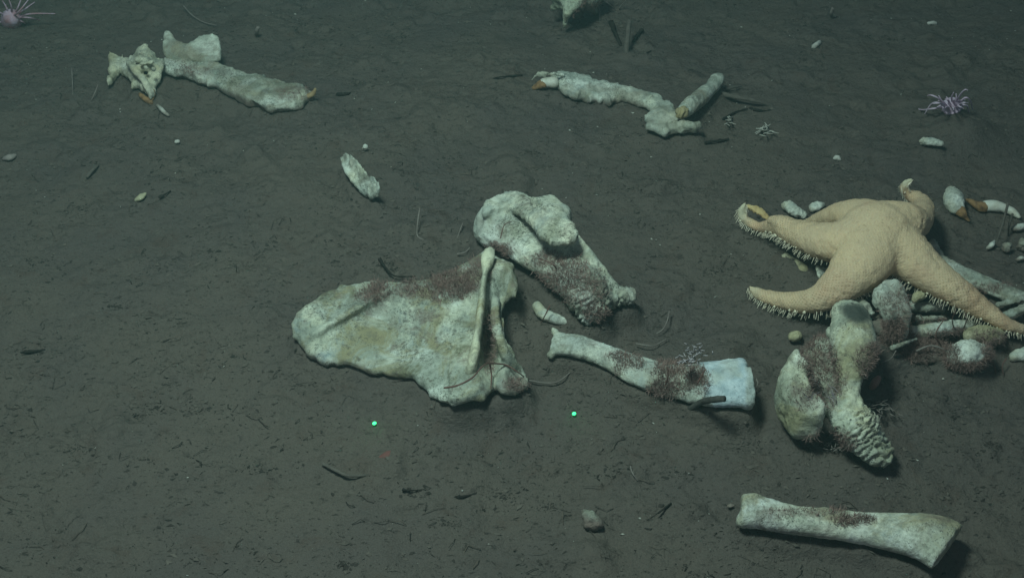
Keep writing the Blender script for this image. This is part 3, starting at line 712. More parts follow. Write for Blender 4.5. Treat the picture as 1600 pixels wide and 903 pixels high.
# ---- bone cut by the top edge
mb = MB(); loft(mb, [(880,-22,.3,24,16),(892,-2,.3,24,16),(888,16,.26,11,10),(884,28,.19,6,7),(882,42,.10,4,5)])
blob(mb, 908, 0, .22, 15, 12, 12); loft(mb, [(862,14,.14,5),(872,8,.2,9),(885,4,.25,12)]); loft(mb, [(905,4,.2,10),(922,4,.16,10),(936,2,.1,6)]); loft(mb, [(870,-10,.28,16),(905,-6,.26,20),(935,-12,.2,16)]); loft(mb, [(912,2,.2,10),(922,10,.14,7),(930,20,.05,6)]); blob(mb, 906, 24, .05, 8, 6, 5)
M_TP = bone_mat("top_bone", (.42, .48, .38), (.55, .60, .50), (.26, .18, .11), .6, .6, .3, .04, 70)
tpo, V, Fc = bone("vertebra", mb, M_TP, "vertebra with a downward spike beside pale worms at the upper frame edge", vox=.013, amp=.010, s=71, sink=(.2, .03))

add_fuzz(tpo, V, Fc, [(918,8,18,14,900),(905,22,12,10,300)], s=72)

# ---- curved fragment in the middle distance
mb = MB(); plate(mb, [(533,246),(539,240),(551,242),(560,252),(568,264),(577,275),(590,282),(595,293),(594,304),(579,309),(563,296),(546,275),(537,257)], lambda X, Y: .10 + .003 * ((X - 530) - (Y - 245) * .85), .03, 5, 2, 2.2)
loft(mb, [(534,247,.10,3.5),(541,266,.10,4.5),(555,285,.09,4.5),(568,299,.07,4.5),(579,307,.05,3)])
bone("bone_fragment", mb, M_JB, "curved broken fragment lying alone on the mud midway to the far jaw", group=G_SM, vox=.008, amp=.012, s=72)
mb = MB(); blob(mb, 571, 229, .04, 5, 4, 5); blob(mb, 567, 232, .02, 3)
bone("bone_chip", mb, M_SMALL, "tiny white chip just beyond the curved broken fragment", "bone chip", G_SM, vox=.006, amp=.008, s=73)
mb = MB(); loft(mb, [(1443,222,.04,7,6),(1453,221,.06,10,8),(1472,224,.04,5,5)])
bone("pebble", mb, M_SMALL, "whitish lumpy pebble in front of the purple anemone", "pebble", vox=.008, amp=.014, s=74)
# near pebble
mb = MB(); loft(mb, [(913,801,.06,5,8),(921,807,.06,11,10),(932,815,.05,10,9),(938,822,.03,6,6)]); loft(mb, [(914,818,.03,5),(924,822,.03,6),(934,824,.02,5)])
bone("stone", mb, bone_mat("stone_grey", (.30, .32, .28), (.40, .43, .38), (.2, .18, .14), .5, .8, .4, .03, 75), "grey pitted stone alone on the near mud", "stone", vox=.007, amp=.016, s=75)
simple_bone("shell", [(212,313,.01,4,3),(220,308,.03,7,4),(228,302,.04,2,2)], plain("shell_yellow", (.44, .42, .28), (.32, .3, .2), 12, .6, .2), "pointed yellowish shell on the open mud", None, .006, .003, s=76, cat="shell")
simple_bone("shell", [(7,248,.01,5,3),(15,246,.03,7,5),(24,243,.02,3,3)], plain("shell_grey", (.30, .26, .24), (.22, .2, .18), 12, .7, .2), "dull pinkish-grey shell at the frame edge", None, .007, .003, s=77, cat="shell")
simple_bone("pebble", [(275,222,.015,3,3),(279,221,.02,2.6,2.6)], M_GRIT, "tiny bright white pebble below the winged vertebra", None, .005, .006, s=78, cat="pebble")
simple_bone("pebble", [(1434,496,.06,5.5,5.5),(1437,496,.06,5.5,5.5)], M_TOOTH, "small bright white ball under the sea star", None, .004, .002, s=79, cat="pebble")
for (st, lab) in (([(1451,37,.01,3.5),(1456,36,.02,3),(1461,37,.01,3.5)], "pair of joined white crumbs far behind the purple anemone"),
                  ([(1270,74,.01,4),(1277,69,.03,4),(1280,66,.02,3)], "white crumb beside a dark pit in the far mud"),
                  ([(1304,248,.005,2.5),(1308,246,.015,3.5),(1312,249,.005,2.5)], "pale crumb between the sea star and the far mud tubes")):
    simple_bone("pebble", st, M_GRIT, lab, "white crumbs on the mud", .006, .012, s=int(st[0][0]), cat="pebble")

# ================================================================== SEA STAR
ARMS = [
 [(1370,372,.36,56,46),(1345,412,.34,46,38),(1314,444,.29,33,28),(1276,468,.21,24,20),(1236,471,.14,18,15),(1200,464,.10,13,11),(1180,456,.09,8,8),(1171,449,.11,5,5)],
 [(1368,368,.36,56,46),(1318,378,.34,40,34),(1274,374,.29,30,26),(1240,362,.25,23,20),(1214,352,.20,17,15),(1190,355,.13,10,9),(1170,347,.13,8.5,8),(1158,333,.17,7,7),(1163,320,.22,5,5)],
 [(1372,358,.36,54,44),(1346,342,.36,36,32),(1318,336,.30,25,22),(1288,342,.20,17,15),(1262,350,.10,11,9),(1240,358,.05,6,6)],
 [(1374,360,.36,56,44),(1412,350,.37,38,36),(1436,344,.30,22,20),(1443,322,.20,16,14),(1431,309,.17,13,12),(1417,303,.18,8.5,8),(1412,293,.23,7.5,7),(1417,285,.27,6,6),(1425,281,.30,4,4)],
 [(1376,370,.36,56,46),(1418,400,.35,43,36),(1458,431,.31,32,27),(1496,456,.26,26,22),(1535,482,.21,19,16),(1572,506,.16,13,11),(1605,515,.12,9,8),(1632,512,.10,6,5)],
]
mb = MB(); arms = []
for a in ARMS: arms.append(loft(mb, a, 24, n=70))
blob(mb, 1371, 360, .39, 58, 52, 42)
loft(mb, [(1205,344,.24,8),(1214,346,.25,12),(1226,352,.26,16)])
SV, SF = remesh(mb, .012, 7)
SV = rough(SV, SF, .007, 22, 4, 90)
starr = thing("sea_star", W1(1370, 400), "large plump orange-tan sea star draped over bones with five tapering arms", "sea star")

ms, nt, b = mat_new("sea_star_skin"); L = nt.links
uvn = nd(nt, "ShaderNodeUVMap"); uvn.uv_map = "pattern"; sx = nd(nt, "ShaderNodeSeparateXYZ"); L.new(uvn.outputs[0], sx.inputs[0])
oc = nd(nt, "ShaderNodeTexCoord").outputs["Object"]
wob = math_(nt, 'MULTIPLY', math_(nt, 'SUBTRACT', ntex(nt, oc, 9, 3), .5), 2.2)
su = math_(nt, 'SINE', math_(nt, 'ADD', math_(nt, 'MULTIPLY', sx.outputs[0], 330.), math_(nt, 'MULTIPLY', wob, 1.6)), 0)
sv = math_(nt, 'SINE', math_(nt, 'ADD', math_(nt, 'MULTIPLY', sx.outputs[1], 250.), wob), 0)
dots = math_(nt, 'MULTIPLY', ramp(nt, math_(nt, 'MULTIPLY', su, sv), .2, .8), ramp(nt, ntex(nt, oc, 22, 4, .7), .34, .50))
c = mix(nt, ramp(nt, ntex(nt, oc, 3.5, 5), .35, .68), (.69, .50, .315), (.60, .45, .30))
c = mix(nt, ramp(nt, ntex(nt, oc, 14, 6, .7), .52, .75, 0, .5), c, (.47, .30, .18))
c = mix(nt, ramp(nt, ntex(nt, oc, 2.2, 3),   .50, .68, 0, .5), c, (.54, .30, .19))
c = mix(nt, math_(nt, 'MULTIPLY', dots, math_(nt, 'ADD', math_(nt,'MULTIPLY', ramp(nt, sx.outputs[0], .28, .5), .42), .04)), c, (.20, .125, .06))
c = mix(nt, ramp(nt, ntex(nt, oc, 80, 4, .75), .52, .66, 0, .55), c, (.74, .60, .40))
c = mix(nt, ramp(nt, ntex(nt, oc, 60, 4, .75), .56, .68, 0, .45), c, (.34, .21, .12))
ta = nd(nt, 'ShaderNodeAttribute'); ta.attribute_name = 'tip'; c = mix(nt, ta.outputs['Fac'], c, (.62, .57, .42))
L.new(c, b.inputs["Base Color"]); b.inputs["Roughness"].default_value = .7; b.inputs["Subsurface Weight"].default_value = .12; b.inputs["Subsurface Radius"].default_value = (.05, .03, .015)
h = math_(nt, 'ADD', math_(nt, 'MULTIPLY', dots, -.35), math_(nt, 'MULTIPLY', ntex(nt, oc, 62, 4, .7), 1.5)); bump(nt, b, h, .45, .012)

LOWS.append((SV, .45, .06)); body = link_mesh("body", SV, SF, ms, starr)
# pattern coordinates along and across every arm
TIP = np.zeros(len(SV)); best = np.full(len(SV), 1e9); U_ = np.zeros(len(SV)); V_ = np.zeros(len(SV))
for ai, (C, A, B) in enumerate(arms):
    T, S, Up = frames(C); s_ = np.concatenate([[0], np.cumsum(np.linalg.norm(np.diff(C, axis=0), axis=1))])
    for i in range(14, len(C)):
        dlt = SV - C[i]; d = np.linalg.norm(dlt, axis=1) - (A[i] + B[i]) * .35; m_ = d < best
        best[m_] = d[m_]; TIP[m_] = (1 if ai in (1, 3) else .45) * np.clip((i / len(C) - .70) / .15, 0, 1); U_[m_] = s_[i] + (dlt[m_] @ T[i]); y_ = dlt[m_] @ S[i]; z_ = dlt[m_] @ Up[i]
        V_[m_] = np.arctan2(y_, z_ + 1e-6) * (A[i] + B[i]) * .5
at = body.data.attributes.new('tip', 'FLOAT', 'POINT'); at.data.foreach_set('value', TIP.astype(np.float32))
uvl = body.data.uv_layers.new(name="pattern")
li = np.empty(len(body.data.loops), np.int32); body.data.loops.foreach_get("vertex_index", li)
uvl.data.foreach_set("uv", np.stack([U_[li], V_[li]], 1).ravel())
M_SPINE = plain("sea_star_spine", (.86, .78, .62), (.74, .66, .50), 10, .7, 0)
M_KNOB = plain("sea_star_knob", (.74, .68, .52), (.66, .58, .42), 10, .7, 0)
# marginal knobs and spines along the lower edges
nknob = 0
for ai, (C, A, B) in enumerate(arms):
    T, S, Up = frames(C); nk = 0; spn = MB()
    i0 = {0: 10, 1: 12, 2: 24, 3: 40, 4: 10}[ai]
    seg = np.linalg.norm(np.diff(C, axis=0), axis=1); s_ = np.concatenate([[0], np.cumsum(seg)])
    for s0 in np.arange(s_[i0], s_[-1], .0055):
        i = min(int(np.searchsorted(s_, s0)), len(C) - 1)
        for sg in (-1, 1):
            an = -.70 + rng.normal(0, .14)
            p = C[i] + S[i] * sg * A[i] * math.cos(an) * .98 + Up[i] * B[i] * math.sin(an) * .98
            out = S[i] * sg * .8 + np.array([0, 0, -.75]) + rng.normal(0, .18, 3); out /= np.linalg.norm(out)
            l = rng.uniform(.014, .042) * (1.0 if A[i] > .04 else .75)
            e = p + out * l; w = rng.uniform(.0016, .003)
            s1 = np.cross(out, T[i]); s1 /= np.linalg.norm(s1) + 1e-9; s2 = np.cross(out, s1)
            q = [p + (s1 * math.cos(t) + s2 * math.sin(t)) * w - out * .01 for t in (0, 2.09, 4.19)]
            q2 = [e + (s1 * math.cos(t) + s2 * math.sin(t)) * w * .6 for t in (0, 2.09, 4.19)]
            spn.add(q + q2 + [e + out * .004], [(0, 1, 4, 3), (1, 2, 5, 4), (2, 0, 3, 5), (3, 4, 6), (4, 5, 6), (5, 3, 6)])
            if rng.uniform() < .075:
                an = -.45 + rng.normal(0, .1); p = C[i] + S[i] * sg * A[i] * math.cos(an) + Up[i] * B[i] * math.sin(an)
                r = rng.uniform(.005, .0115) * (1.1 if A[i] > .05 else .8)
                a8 = [(1,0,0),(-1,0,0),(0,1,0),(0,-1,0),(0,0,1),(0,0,-1)]
                kb = MB(); kb.add(np.array(a8) * r * np.array([1, 1, 1.2]) + p, [(0,2,4),(2,1,4),(1,3,4),(3,0,4),(2,0,5),(1,2,5),(3,1,5),(0,3,5)])
                if nknob < 99: v_, f_ = kb.arr(); link_mesh("marginal_knob", v_, f_, M_KNOB, starr); nknob += 1
        nk += 1
    v_, f_ = spn.arr(); link_mesh("spine_fringe", v_, f_, M_SPINE, starr)
mb = MB(); loft(mb, [(1166,323,.18,4,5),(1178,326,.18,6,4),(1190,333,.17,6,4),(1199,342,.16,5,4)])
tf, _, _ = bone("tube_feet", mb, plain("tube_feet", (.58, .44, .22), (.44, .3, .14), 20, .7, .3), None, parent=starr, vox=.006, amp=.016, k=30, s=95)

# ================================================================== ANEMONES, STALKS, TUBES
def tent_path(pts, n=14): return catmull([W1(*p) for p in pts], n)
def anemone(name, colr, tents, label, mats, group="anemones"):
    mb = MB(); loft(mb, colr, 18)
    for t in tents:
        C = tent_path(t); k = pxs(C[0]); r = np.linspace(1.7, .8, len(C)) * k; mb.add(*tube_raw(C, r, r, 7))
    V, Fc = mb.arr(); o = link_mesh(name, V, Fc, mats); return tag(o, label, "anemone", group)
M_AN = plain("purple_flesh", (.56, .40, .52), (.64, .52, .64), 12, .6, .1)
M_AN2 = plain("red_violet_flesh", (.38, .19, .22), (.52, .40, .52), 12, .6, .1)
tn = [[(1478,168,.10),(1466,161,.20),(1455,163,.16),(1445,178,.05)], [(1476,164,.13),(1466,154,.24),(1455,149,.26),(1449,150,.22)], [(1480,166,.12),(1473,160,.2),(1467,150,.26)],
      [(1488,162,.13),(1487,152,.24),(1490,145,.30)], [(1494,162,.12),(1499,150,.24),(1507,141,.32),(1512,141,.32)], [(1497,164,.11),(1508,153,.2),(1516,158,.16),(1520,172,.04)],
      [(1485,166,.14),(1483,158,.2),(1479,152,.22)], [(1482,170,.10),(1476,168,.15),(1472,174,.08)], [(1492,168,.10),(1498,165,.16),(1501,172,.06)], [(1487,170,.10),(1488,165,.16),(1486,174,.06)],
      [(1474,168,.08),(1458,170,.12),(1442,172,.05),(1432,170,.02)], [(1498,168,.08),(1510,165,.12),(1514,176,.03)], [(1490,164,.13),(1494,155,.2),(1494,147,.24)]]
tn += [[(1487 + 9 * math.cos(a), 166 + 3 * math.sin(a), .10), (1487 + 18 * math.cos(a), 162 + 6 * math.sin(a), .17 + .05 * (k % 3)), (1487 + (26 + 3 * (k % 2)) * math.cos(a), 163 + 9 * math.sin(a), .16 + .05 * (k % 3))] for k, a in enumerate(np.linspace(.3, 6.1, 11))]
anemone("sea_anemone", [(1487,180,-.02,14),(1487,172,.05,14),(1487,166,.11,15),(1487,164,.13,11)], tn, "purple anemone with drooping tentacles beyond the sea star", M_AN)
tn = [[(22,24,.10),(28,12,.2),(34,-4,.28)], [(26,24,.10),(40,14,.2),(54,4,.22)], [(28,27,.08),(50,22,.14),(86,22,.12)], [(14,24,.1),(10,12,.2),(4,2,.22)], [(10,26,.1),(-4,18,.18),(-16,12,.16)],
      [(18,24,.1),(18,12,.22),(14,0,.3)], [(24,28,.08),(44,28,.1),(62,32,.04)], [(12,28,.08),(2,34,.05),(-6,40,.02)], [(20,26,.1),(30,18,.2),(46,-2,.3)], [(24,30,.06),(34,34,.06),(40,38,.01)]]
anemone("sea_anemone", [(18,36,-.02,15),(18,31,.05,16),(18,27,.10,13)], tn, "reddish anemone with long thin tentacles cut by the frame corner", M_AN2)

def stalk(name, pts, r, mat, label, cat, group=None, taper=.5, n=16):
    C = catmull([W1(*p) for p in pts], n); k = pxs(C[0]); rr = np.linspace(r, r * taper, n) * k
    mb = MB(); mb.add(*tube_raw(C, rr, rr, 8)); V, Fc = mb.arr(); V = rough(V, Fc, r * k * (.6 if name == 'stick' else .25), 40, 2, int(abs(pts[0][0])))
    return tag(link_mesh(name, V, Fc, mat), label, cat, group)
# thick mud tube with a closed end, the shade of its opening put on as black
wt = thing("worm_tube", W1(1100, 632), "thick dark worm tube bent against the blue-white end of the flat bone", "worm tube")
C = catmull([W1(*p) for p in [(1071,642,.05),(1084,635,.10),(1098,627,.17),(1114,624,.235),(1132,623,.275)]], 24); k = pxs(C[0])
mb = MB(); r = np.full(24, 5.0) * k; r[:3] = np.array([5.6, 5.5, 5.2]) * k; mb.add(*tube_raw(C, r, r, 14, 'flat')); V, Fc = mb.arr(); V = rough(V, Fc, .003, 40, 3, 4)
link_mesh("tube", V, Fc, plain("dark_mud_tube", (.085, .08, .072), (.06, .055, .05), 25, .9, .5), wt)
mb = MB(); mb.add(*tube_raw(np.array([C[0] - (C[1] - C[0]) * .3, C[0] + (C[1] - C[0]) * .2]), [3.6 * k] * 2, [3.6 * k] * 2, 12, 'flat')); V, Fc = mb.arr(); link_mesh("mouth_shade_plug", V, Fc, M_DARK, wt)  # solid black plug imitates the shade inside the tube

G_T = "mud tubes standing out of the sea floor"
stalk("mud_tube", [(979,92,-.02),(979,75,.08),(981,55,.16),(983,34,.22)], 4.2, M_TUBE, "mud tube with black shadow strips to both sides below the spiked vertebra", "worm tube", G_T, .9)
stalk("mud_tube", [(1122,146,.04),(1150,152,.06),(1180,158,.05),(1205,165,.0)], 4.0, M_TUBE, "mud-coloured tube running out from the end of the bone rod", "worm tube", G_T, .6)
stalk("mud_tube", [(1124,142,.04),(1140,138,.05),(1158,135,.02)], 2.6, M_TUBE, "short mud tube forking off beside the end of the bone rod", "worm tube", G_T, .6)
stalk("mud_tube", [(401,58,-.02),(401,50,.06),(403,44,.10)], 3.2, M_TWIG, "short pale upright tube far beyond the long curved jaw", "worm tube", G_T, .9)
stalk("mud_tube", [(1299,28,-.02),(1299,20,.06),(1301,14,.10)], 2.8, M_TWIG, "short pale upright tube in the far dark mud", "worm tube", G_T, .9)
stalk("mud_tube", [(136,276,.01),(145,266,.03),(153,258,.02)], 2.6, M_TUBE, "short ridge-like mud tube lying near the frame edge shells", "worm tube", G_T, .8)
stalk("mud_tube", [(505,725,-.004),(525,735,.004),(545,743,.008),(575,742,-.002)], 2.8, M_TUBE, "low winding mud tube on the near mud below a laser dot", "worm tube", G_T, .8)
G_D = "black sticks and shadow pieces on the mud"
for pts, r, lab in (
    ([(593,406,.01),(604,420,.03),(617,431,.02),(648,432,.01)], 2.6, "black bent stick beside the upper edge of the shoulder blade"),
    ([(955,36,.02),(960,50,.04),(966,62,.03),(970,72,.01)], 4.2, "black strip built as the shadow of the mud tube, nearer the spiked vertebra"),  # this and the next two: cast shadows of the mud tube, modelled in black
    ([(1002,48,.02),(995,57,.03),(989,66,.01)], 3.2, "black strip built as shadow on the far flank of the mud tube"),
    ([(988,90,.01),(1002,87,.02),(1017,80,.01)], 2.0, "thin black strip built as shadow at the foot of the mud tube"),
    ([(1172,170,.0),(1186,173,.02),(1203,173,.0)], 3.0, "black lens built as shade under the tube beside the bone rod"),  # shade under the tube, modelled as a black piece
    ([(1102,223,.01),(1118,221,.02),(1138,218,.01)], 2.6, "black streak built as shadow below the foot of the second jaw"),  # a shadow on the mud, modelled as a black piece
    ([(1130,186,.01),(1148,176,.02),(1168,170,.01)], 1.8, "faint dark twig between the bone rod and the black streak"),
    ([(32,552,-.01),(48,549,.012),(70,547,-.005)], 3.0, "black clump of debris on the mud near the frame edge"),
    ([(250,308,.01),(258,304,.02),(266,299,.01)], 2.4, "small black stick beside the yellowish pointed shell"),
    ([(630,765,.0),(645,766,.01),(662,764,-.004)], 1.8, "curved black twig on the near mud below the laser dots"),
    ([(705,778,-.01),(722,776,.012),(748,770,-.005)], 3.0, "largest black clump of debris on the near mud"),
    ([(527,148,.0),(540,147,.02),(551,145,.0)], 3.0, "black fleck just beyond the tip of the long curved jaw"),
    ([(815,118,.0),(788,120,.02),(770,123,.0)], 1.6, "thin dark twig beyond the tooth of the second jaw"),
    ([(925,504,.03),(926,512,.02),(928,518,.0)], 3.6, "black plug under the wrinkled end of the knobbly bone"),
    ([(1048,786,.0),(1030,800,.02),(1012,812,.0)], 1.6, "long thin dark twig beyond the grey pitted stone")):
    stalk("stick", pts, r, M_DARK, lab, "stick", G_D, .45)  # shadow strips share this name, category and group with the real sticks
G_W = "thin worms and stalks"
for pts, r, mat, lab in (
    ([(656,326,.12),(653,345,.08),(652,368,.01),(662,375,.02),(673,381,.01)], 1.1, M_TWIG, "thin pale bent stalk standing beyond the shoulder blade"),
    ([(723,349,.06),(718,362,.05),(713,378,.01)], .9, M_TWIG, "short thin stalk between the bent stalk and the knobbly bone head"),
    ([(715,397,.02),(727,394,.04),(737,384,.04)], 1.4, M_TWIG, "pale stalk reaching to the base of the knobbly bone head"),
    ([(1046,486,.05),(1043,500,.04),(1036,514,.02),(1026,521,.01)], 1.2, M_TWIG, "curved pale stalk between the knobbly bone and the flat forearm bone"),
    ([(994,537,.02),(1008,539,.04),(1022,540,.03),(1040,530,.02)], 1.2, M_TWIG, "pale wavy stalk just above the flat forearm bone"),
    ([(826,594,.05),(850,598,.02),(872,596,.02),(893,580,.02)], 1.3, M_TWIG, "long pale stalk running from the shoulder blade towards the second laser dot"),
    ([(694,606,.24),(715,602,.26),(738,590,.28),(752,574,.28),(762,567,.24)], 1.6, M_TWIGR, "dark red stalk draped over the lower ridge of the shoulder blade"),
    ([(762,567,.24),(790,570,.18),(810,582,.16),(826,594,.06)], 1.4, M_TWIGR, "dark red stalk crossing the curved border of the shoulder blade"),
    ([(765,568,.22),(768,585,.18),(767,607,.16)], 1.4, M_TWIGR, "dark red stalk hanging down between ridge and border"),
    ([(935,8,.1),(937,20,.06),(937,32,.02)], 1.4, M_TWIG, "straight pale worm hanging beside the spiked vertebra"),
    ([(936,6,.12),(945,3,.14),(953,8,.10),(960,14,.05)], 1.4, M_TWIG, "arched pale worm beside the spiked vertebra"),
    ([(968,13,.03),(972,8,.06),(977,2,.10)], 1.2, M_TWIG, "short slanting pale worm farther out from the spiked vertebra"),
    ([(1575,318,.22),(1568,345,.14),(1560,370,.08),(1553,392,.0)], 2.2, M_TUBE, "tall grey stalk leaning in front of the curved tooth"),
    ([(1582,335,.14),(1577,352,.08),(1575,368,.0)], 2.0, M_TUBE, "shorter grey stalk behind the tall leaning one"),
    ([(112,107,.08),(113,125,.05),(114,150,.0)], .9, M_TWIG, "thin upright stalk near the winged vertebra, nearer to the corner anemone"),
    ([(153,133,.06),(148,146,.03),(143,156,.0)], .9, M_TWIG, "thin slanting stalk at the wing of the vertebra"),
    ([(287,10,.05),(300,24,.04),(318,35,.01),(338,40,.0)], 1.0, M_TWIG, "long thin curved stalk in the far mud beyond the notched bone"),
    ([(859,478,.16),(852,492,.12),(845,505,.05)], 1.1, M_TWIGR, "dark thin twig across the short curved fragment"),
    ([(1182,592,.06),(1184,600,.05),(1179,608,.03)], 1.2, M_TWIG, "little pale loop at the blue-white bone end"),
    ([(1090,598,.30),(1098,584,.34),(1102,576,.36)], 1.2, M_TWIGR, "dark thin stalk standing on the blue-white bone end"),
    ([(1040,600,.26),(1044,585,.32),(1042,572,.36)], 1.3, M_TWIGR, "dark stalk standing in the reddish fuzz of the flat forearm bone"),
    ([(1470,540,.2),(1462,522,.28),(1474,500,.34)], 1.2, M_TWIGR, "thin red-brown stalk in front of the pale rib"),
    ([(1432,548,.1),(1455,540,.14),(1480,548,.12),(1500,560,.06)], 1.5, M_TWIG, "pale twig across the silt-covered bone mass"),
    ([(782,372,.52),(788,352,.56),(800,346,.56)], .9, M_TWIGR, "fine reddish stalk on the head of the knobbly bone"),
    ([(870,420,.44),(862,412,.48),(842,404,.44)], 1.0, M_TWIGR, "fine reddish stalk lying on the neck of the knobbly bone"),
    ([(1490,512,.16),(1488,498,.26),(1494,484,.32)], .9, M_TWIGR, "fine red-brown stalk nearest the bright white ball on the pale rib"),
    ([(1506,512,.16),(1510,500,.26),(1508,488,.30)], .9, M_TWIGR, "fine red-brown stalk on the far end of the pale rib"),
    ([(1538,560,.12),(1552,568,.06),(1556,582,.01)], 1.2, M_TWIGR, "dark stalk drooping from the pale rough knuckle lump"),
    ([(1572,560,.08),(1566,572,.05),(1568,586,.01)], 1.0, M_TWIGR, "dark stalk beside the pale wedge fragment"),
    ([(1400,548,.16),(1392,560,.12),(1378,566,.10)], 1.0, M_TWIG, "pale twig lying in the dark gap beside the thigh bone"),
    ([(985,728,.01),(988,738,.03),(996,750,.01)], 1.2, M_TWIG, "faint leaf-thin stalk on the near mud above the grey stone")):
    stalk("stalk", pts, r, mat, lab, "stalk", G_W, .6)
def hydroid(px, py, z, n, rad, label, seed, mat=M_FUZZP, spread=1.0):
    r = np.random.default_rng(seed); mb = MB()
    for _ in range(n):
        a, bx, by = r.uniform(0, 6.28), r.normal(0, rad * .45), r.normal(0, rad * .3)
        h = r.uniform(.05, .11); p = [(px + bx, py + by, z), (px + bx + 3 * math.cos(a), py + by + 2 * math.sin(a), z + h * .7), (px + bx + 8 * spread * math.cos(a), py + by + 5 * spread * math.sin(a), z + h * .75)]
        C = catmull([W1(*q) for q in p], 7); k = pxs(C[0]); rr = np.linspace(1.0, .55, 7) * k; mb.add(*tube_raw(C, rr, rr, 5))
    V, Fc = mb.arr(); return tag(link_mesh("hydroid", V, Fc, mat), label, "hydroid", "hydroid tufts")
hydroid(1084, 552, .14, 34, 20, "tuft of whitish curled hydroids at the back edge of the flat forearm bone", 3)
hydroid(1074, 566, .28, 14, 10, "smaller whitish hydroid tuft on top of the flat forearm bone", 4)
hydroid(1196, 205, .0, 16, 12, "spiky whitish hydroid tuft on the mud past the second jaw", 5, M_GRIT, 1.6)
hydroid(1138, 190, .0, 9, 8, "sparse whitish hydroid tuft just below the bone rod", 6, M_GRIT)
hydroid(1374, 640, .03, 30, 24, "faint pale hydroid tuft along the far flank of the wrinkled bone end", 8, M_TWIG, 1.5)
hydroid(1305, 700, .0, 24, 18, "faint pale hydroid tuft beneath the wrinkled bone end", 9, M_TWIG, 1.3)
# red scrap
simple_bone("scrap", [(592,715,.0,4,2),(605,710,.008,8,3),(620,703,.002,4,2)], plain("red_scrap", (.17, .07, .062), (.13, .075, .065), 18, .9, .3), "dull red scrap on the mud below a laser dot", None, .006, .003, s=80, cat="scrap")

# ---- the two laser spots
def laser(px, py, label):
    m = bpy.data.materials.get("laser_light")
    if not m:
        m = bpy.data.materials.new("laser_light"); m.use_nodes = True; n = m.node_tree; b = n.nodes["Principled BSDF"]
        b.inputs["Base Color"].default_value = (.05, .4, .15, 1); b.inputs["Emission Color"].default_value = (.05, 1, .28, 1); b.inputs["Emission Strength"].default_value = 2.4
    mb = MB(); blob(mb, px, py, .016, 3.4, 2.9, 2.4, .6, 12, 8); V, Fc = mb.arr()
    gl = bpy.data.lights.new("laser_glow", 'POINT'); gl.energy = .02; gl.color = (.02, 1, .25); gl.shadow_soft_size = .012; go = bpy.data.objects.new("laser_glow", gl); COL.objects.link(go); go.location = Vector(W1(px, py, .075))
    tag(link_mesh("laser_dot", V, Fc, m), label, "laser dot", "laser scale dots")
laser(585, 661, "bright green laser dot on the mud below the shoulder blade")
laser(897, 646, "bright green laser dot on the mud below the flat forearm bone")

settle()
# ================================================================== LITTER ON THE MUD (uncountable)
def scatter(n, thr, s, k=1.7):
    out = []
    while len(out) < n:
        m = 6000; px = rng.uniform(-60, 1660, m); py = rng.uniform(-40, 930, m)
        P = W(px, py); cl = noise2(P[:, 0], P[:, 1], k, 3, s)
        keep = rng.uniform(0, 1, m) < np.clip((cl - thr) * 1.6, .035, 1) * (depth(P) / 9.5) ** 2.6
        out += list(P[keep][:, :2])
    return np.array(out[:n])
def flakes(name, n, smin, smax, mat, thr, s, k=1.7, lift=.0, flat=.45, pw=2.5, extra=()):
    P = scatter(n, thr, s, k)
    for (cx_, cy_, sd_) in extra:
        q_ = W(cx_ + rng.normal(0, sd_, 55), cy_ + rng.normal(0, sd_ * .38, 55)); P = np.vstack([P, q_[:, :2]])
    n = len(P); z = mud_top(P[:, 0], P[:, 1]); Vs = []; Fs = []
    base = np.array([(1,0,0),(-1,0,0),(0,1,0),(0,-1,0),(0,0,1),(0,0,-1)], float)
    tri = [(0,2,4),(2,1,4),(1,3,4),(3,0,4),(2,0,5),(1,2,5),(3,1,5),(0,3,5)]
    for i in range(n):
        L_ = smin + (smax - smin) * rng.uniform() ** pw; w = L_ * rng.uniform(.25, .7); a = rng.normal(.15, .7)
        q = base * np.array([L_, w, max(.004, w * flat)]) * rng.uniform(.6, 1.3, (6, 1)) + rng.normal(0, L_ * .12, (6, 3))
        ca, sa = math.cos(a), math.sin(a); q[:, :2] = q[:, :2] @ np.array([[ca, sa], [-sa, ca]])
        Vs.append(q + np.array([P[i, 0], P[i, 1], z[i] + lift])); Fs += [tuple(t + 6 * i for t in f) for f in tri]
    o = link_mesh(name, np.concatenate(Vs), Fs, mat, origin=np.zeros(3), smooth=False); o['kind'] = 'stuff'
    return o
def stufflab(o, l, c): o['label'] = l; o['category'] = c
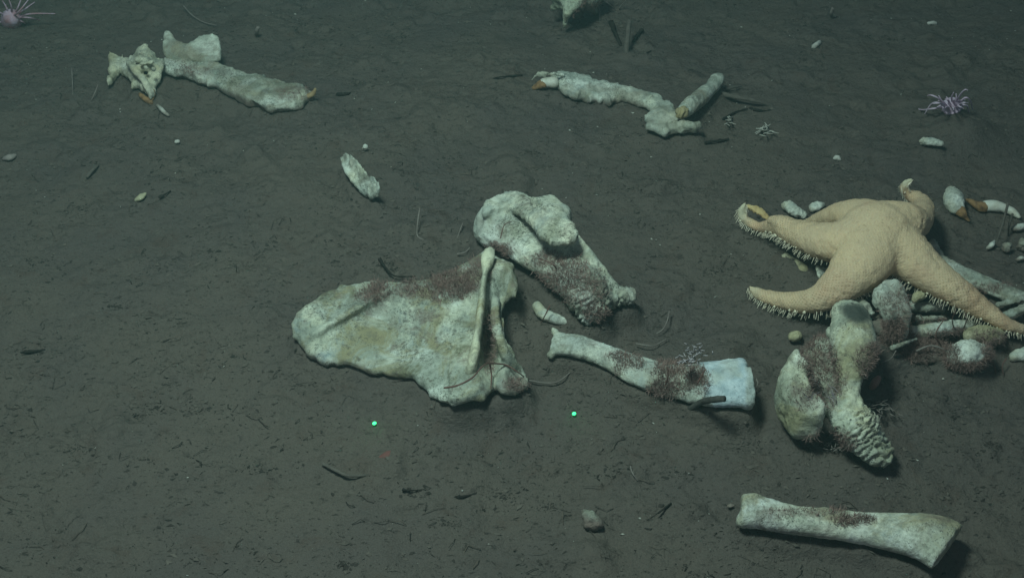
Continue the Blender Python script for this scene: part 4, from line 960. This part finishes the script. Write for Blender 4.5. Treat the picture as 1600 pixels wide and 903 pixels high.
CLUMPS = [(50,550,14),(245,420,18),(185,478,10),(790,770,16),(1290,45,16),(1250,35,14),(925,162,10),(700,250,14),(602,415,9),(1100,110,16),(430,380,16),(650,768,12),
          (480,480,12),(60,410,14),(240,640,16),(310,640,14),(1180,690,14),(1400,60,14),(330,400,18),(560,130,10),(1040,290,18),(1000,350,12),(840,240,14),(130,330,14),(960,740,16),(860,790,14),
          (690,820,14),(400,730,14),(120,700,14),(1060,740,18),(540,880,12),(1480,640,18),(1550,700,14),(1250,90,14),(740,60,12),(620,50,12),(480,40,14),(1200,430,12),(1120,420,12),(330,270,14),(90,200,12)]
stufflab(flakes("detritus", 7000, .003, .020, M_DETR, .02, 61, 1.9, pw=4, extra=CLUMPS), "black specks of detritus scattered in clumps over the mud", "detritus")
stufflab(flakes("mud_crumbs", 9000, .004, .022, M_MUDL, -.2, 62, 2.3, .004, .7), "mud crumbs and pellets lying over the sea floor", "mud crumbs")
stufflab(flakes("shell_grit", 260, .003, .011, M_GRIT, -.3, 63, 1.5, .006, .8, 3.5), "white shell grit sprinkled over the mud", "grit")
def fibres(name, n, lmin, lmax, r, mat, thr, s):
    P = scatter(n, thr, s); z = mud_top(P[:, 0], P[:, 1]); mb = MB()
    for i in range(n):
        L_ = rng.uniform(lmin, lmax); a = rng.normal(.2, .8); d = np.array([math.cos(a), math.sin(a), 0]); sd = np.array([-d[1], d[0], 0])
        p = np.array([P[i, 0], P[i, 1], z[i] + .004]); c = rng.normal(0, .25) * L_
        C = np.array([p - d * L_ / 2, p - d * L_ / 6 + sd * c * .6 + [0, 0, .006], p + d * L_ / 6 + sd * c + [0, 0, rng.uniform(0, .02)], p + d * L_ / 2 + sd * rng.normal(0, .2) * L_])
        rr = np.full(4, r * rng.uniform(.6, 1.4)); mb.add(*tube_raw(C, rr, rr, 4, 'flat'))
    V, Fc = mb.arr(); o = link_mesh(name, V, Fc, mat, origin=np.zeros(3)); o['kind'] = 'stuff'; return o
stufflab(fibres("fibres", 500, .03, .11, .0016, M_FIB, -.3, 66), "fine brown fibres lying on the mud", "fibres")
stufflab(fibres("dark_fibres", 260, .02, .08, .0018, M_DETR, -.1, 67), "fine black fibres lying on the mud", "fibres")
for o in bpy.data.objects:
    if '_w' in o: del o['_w']
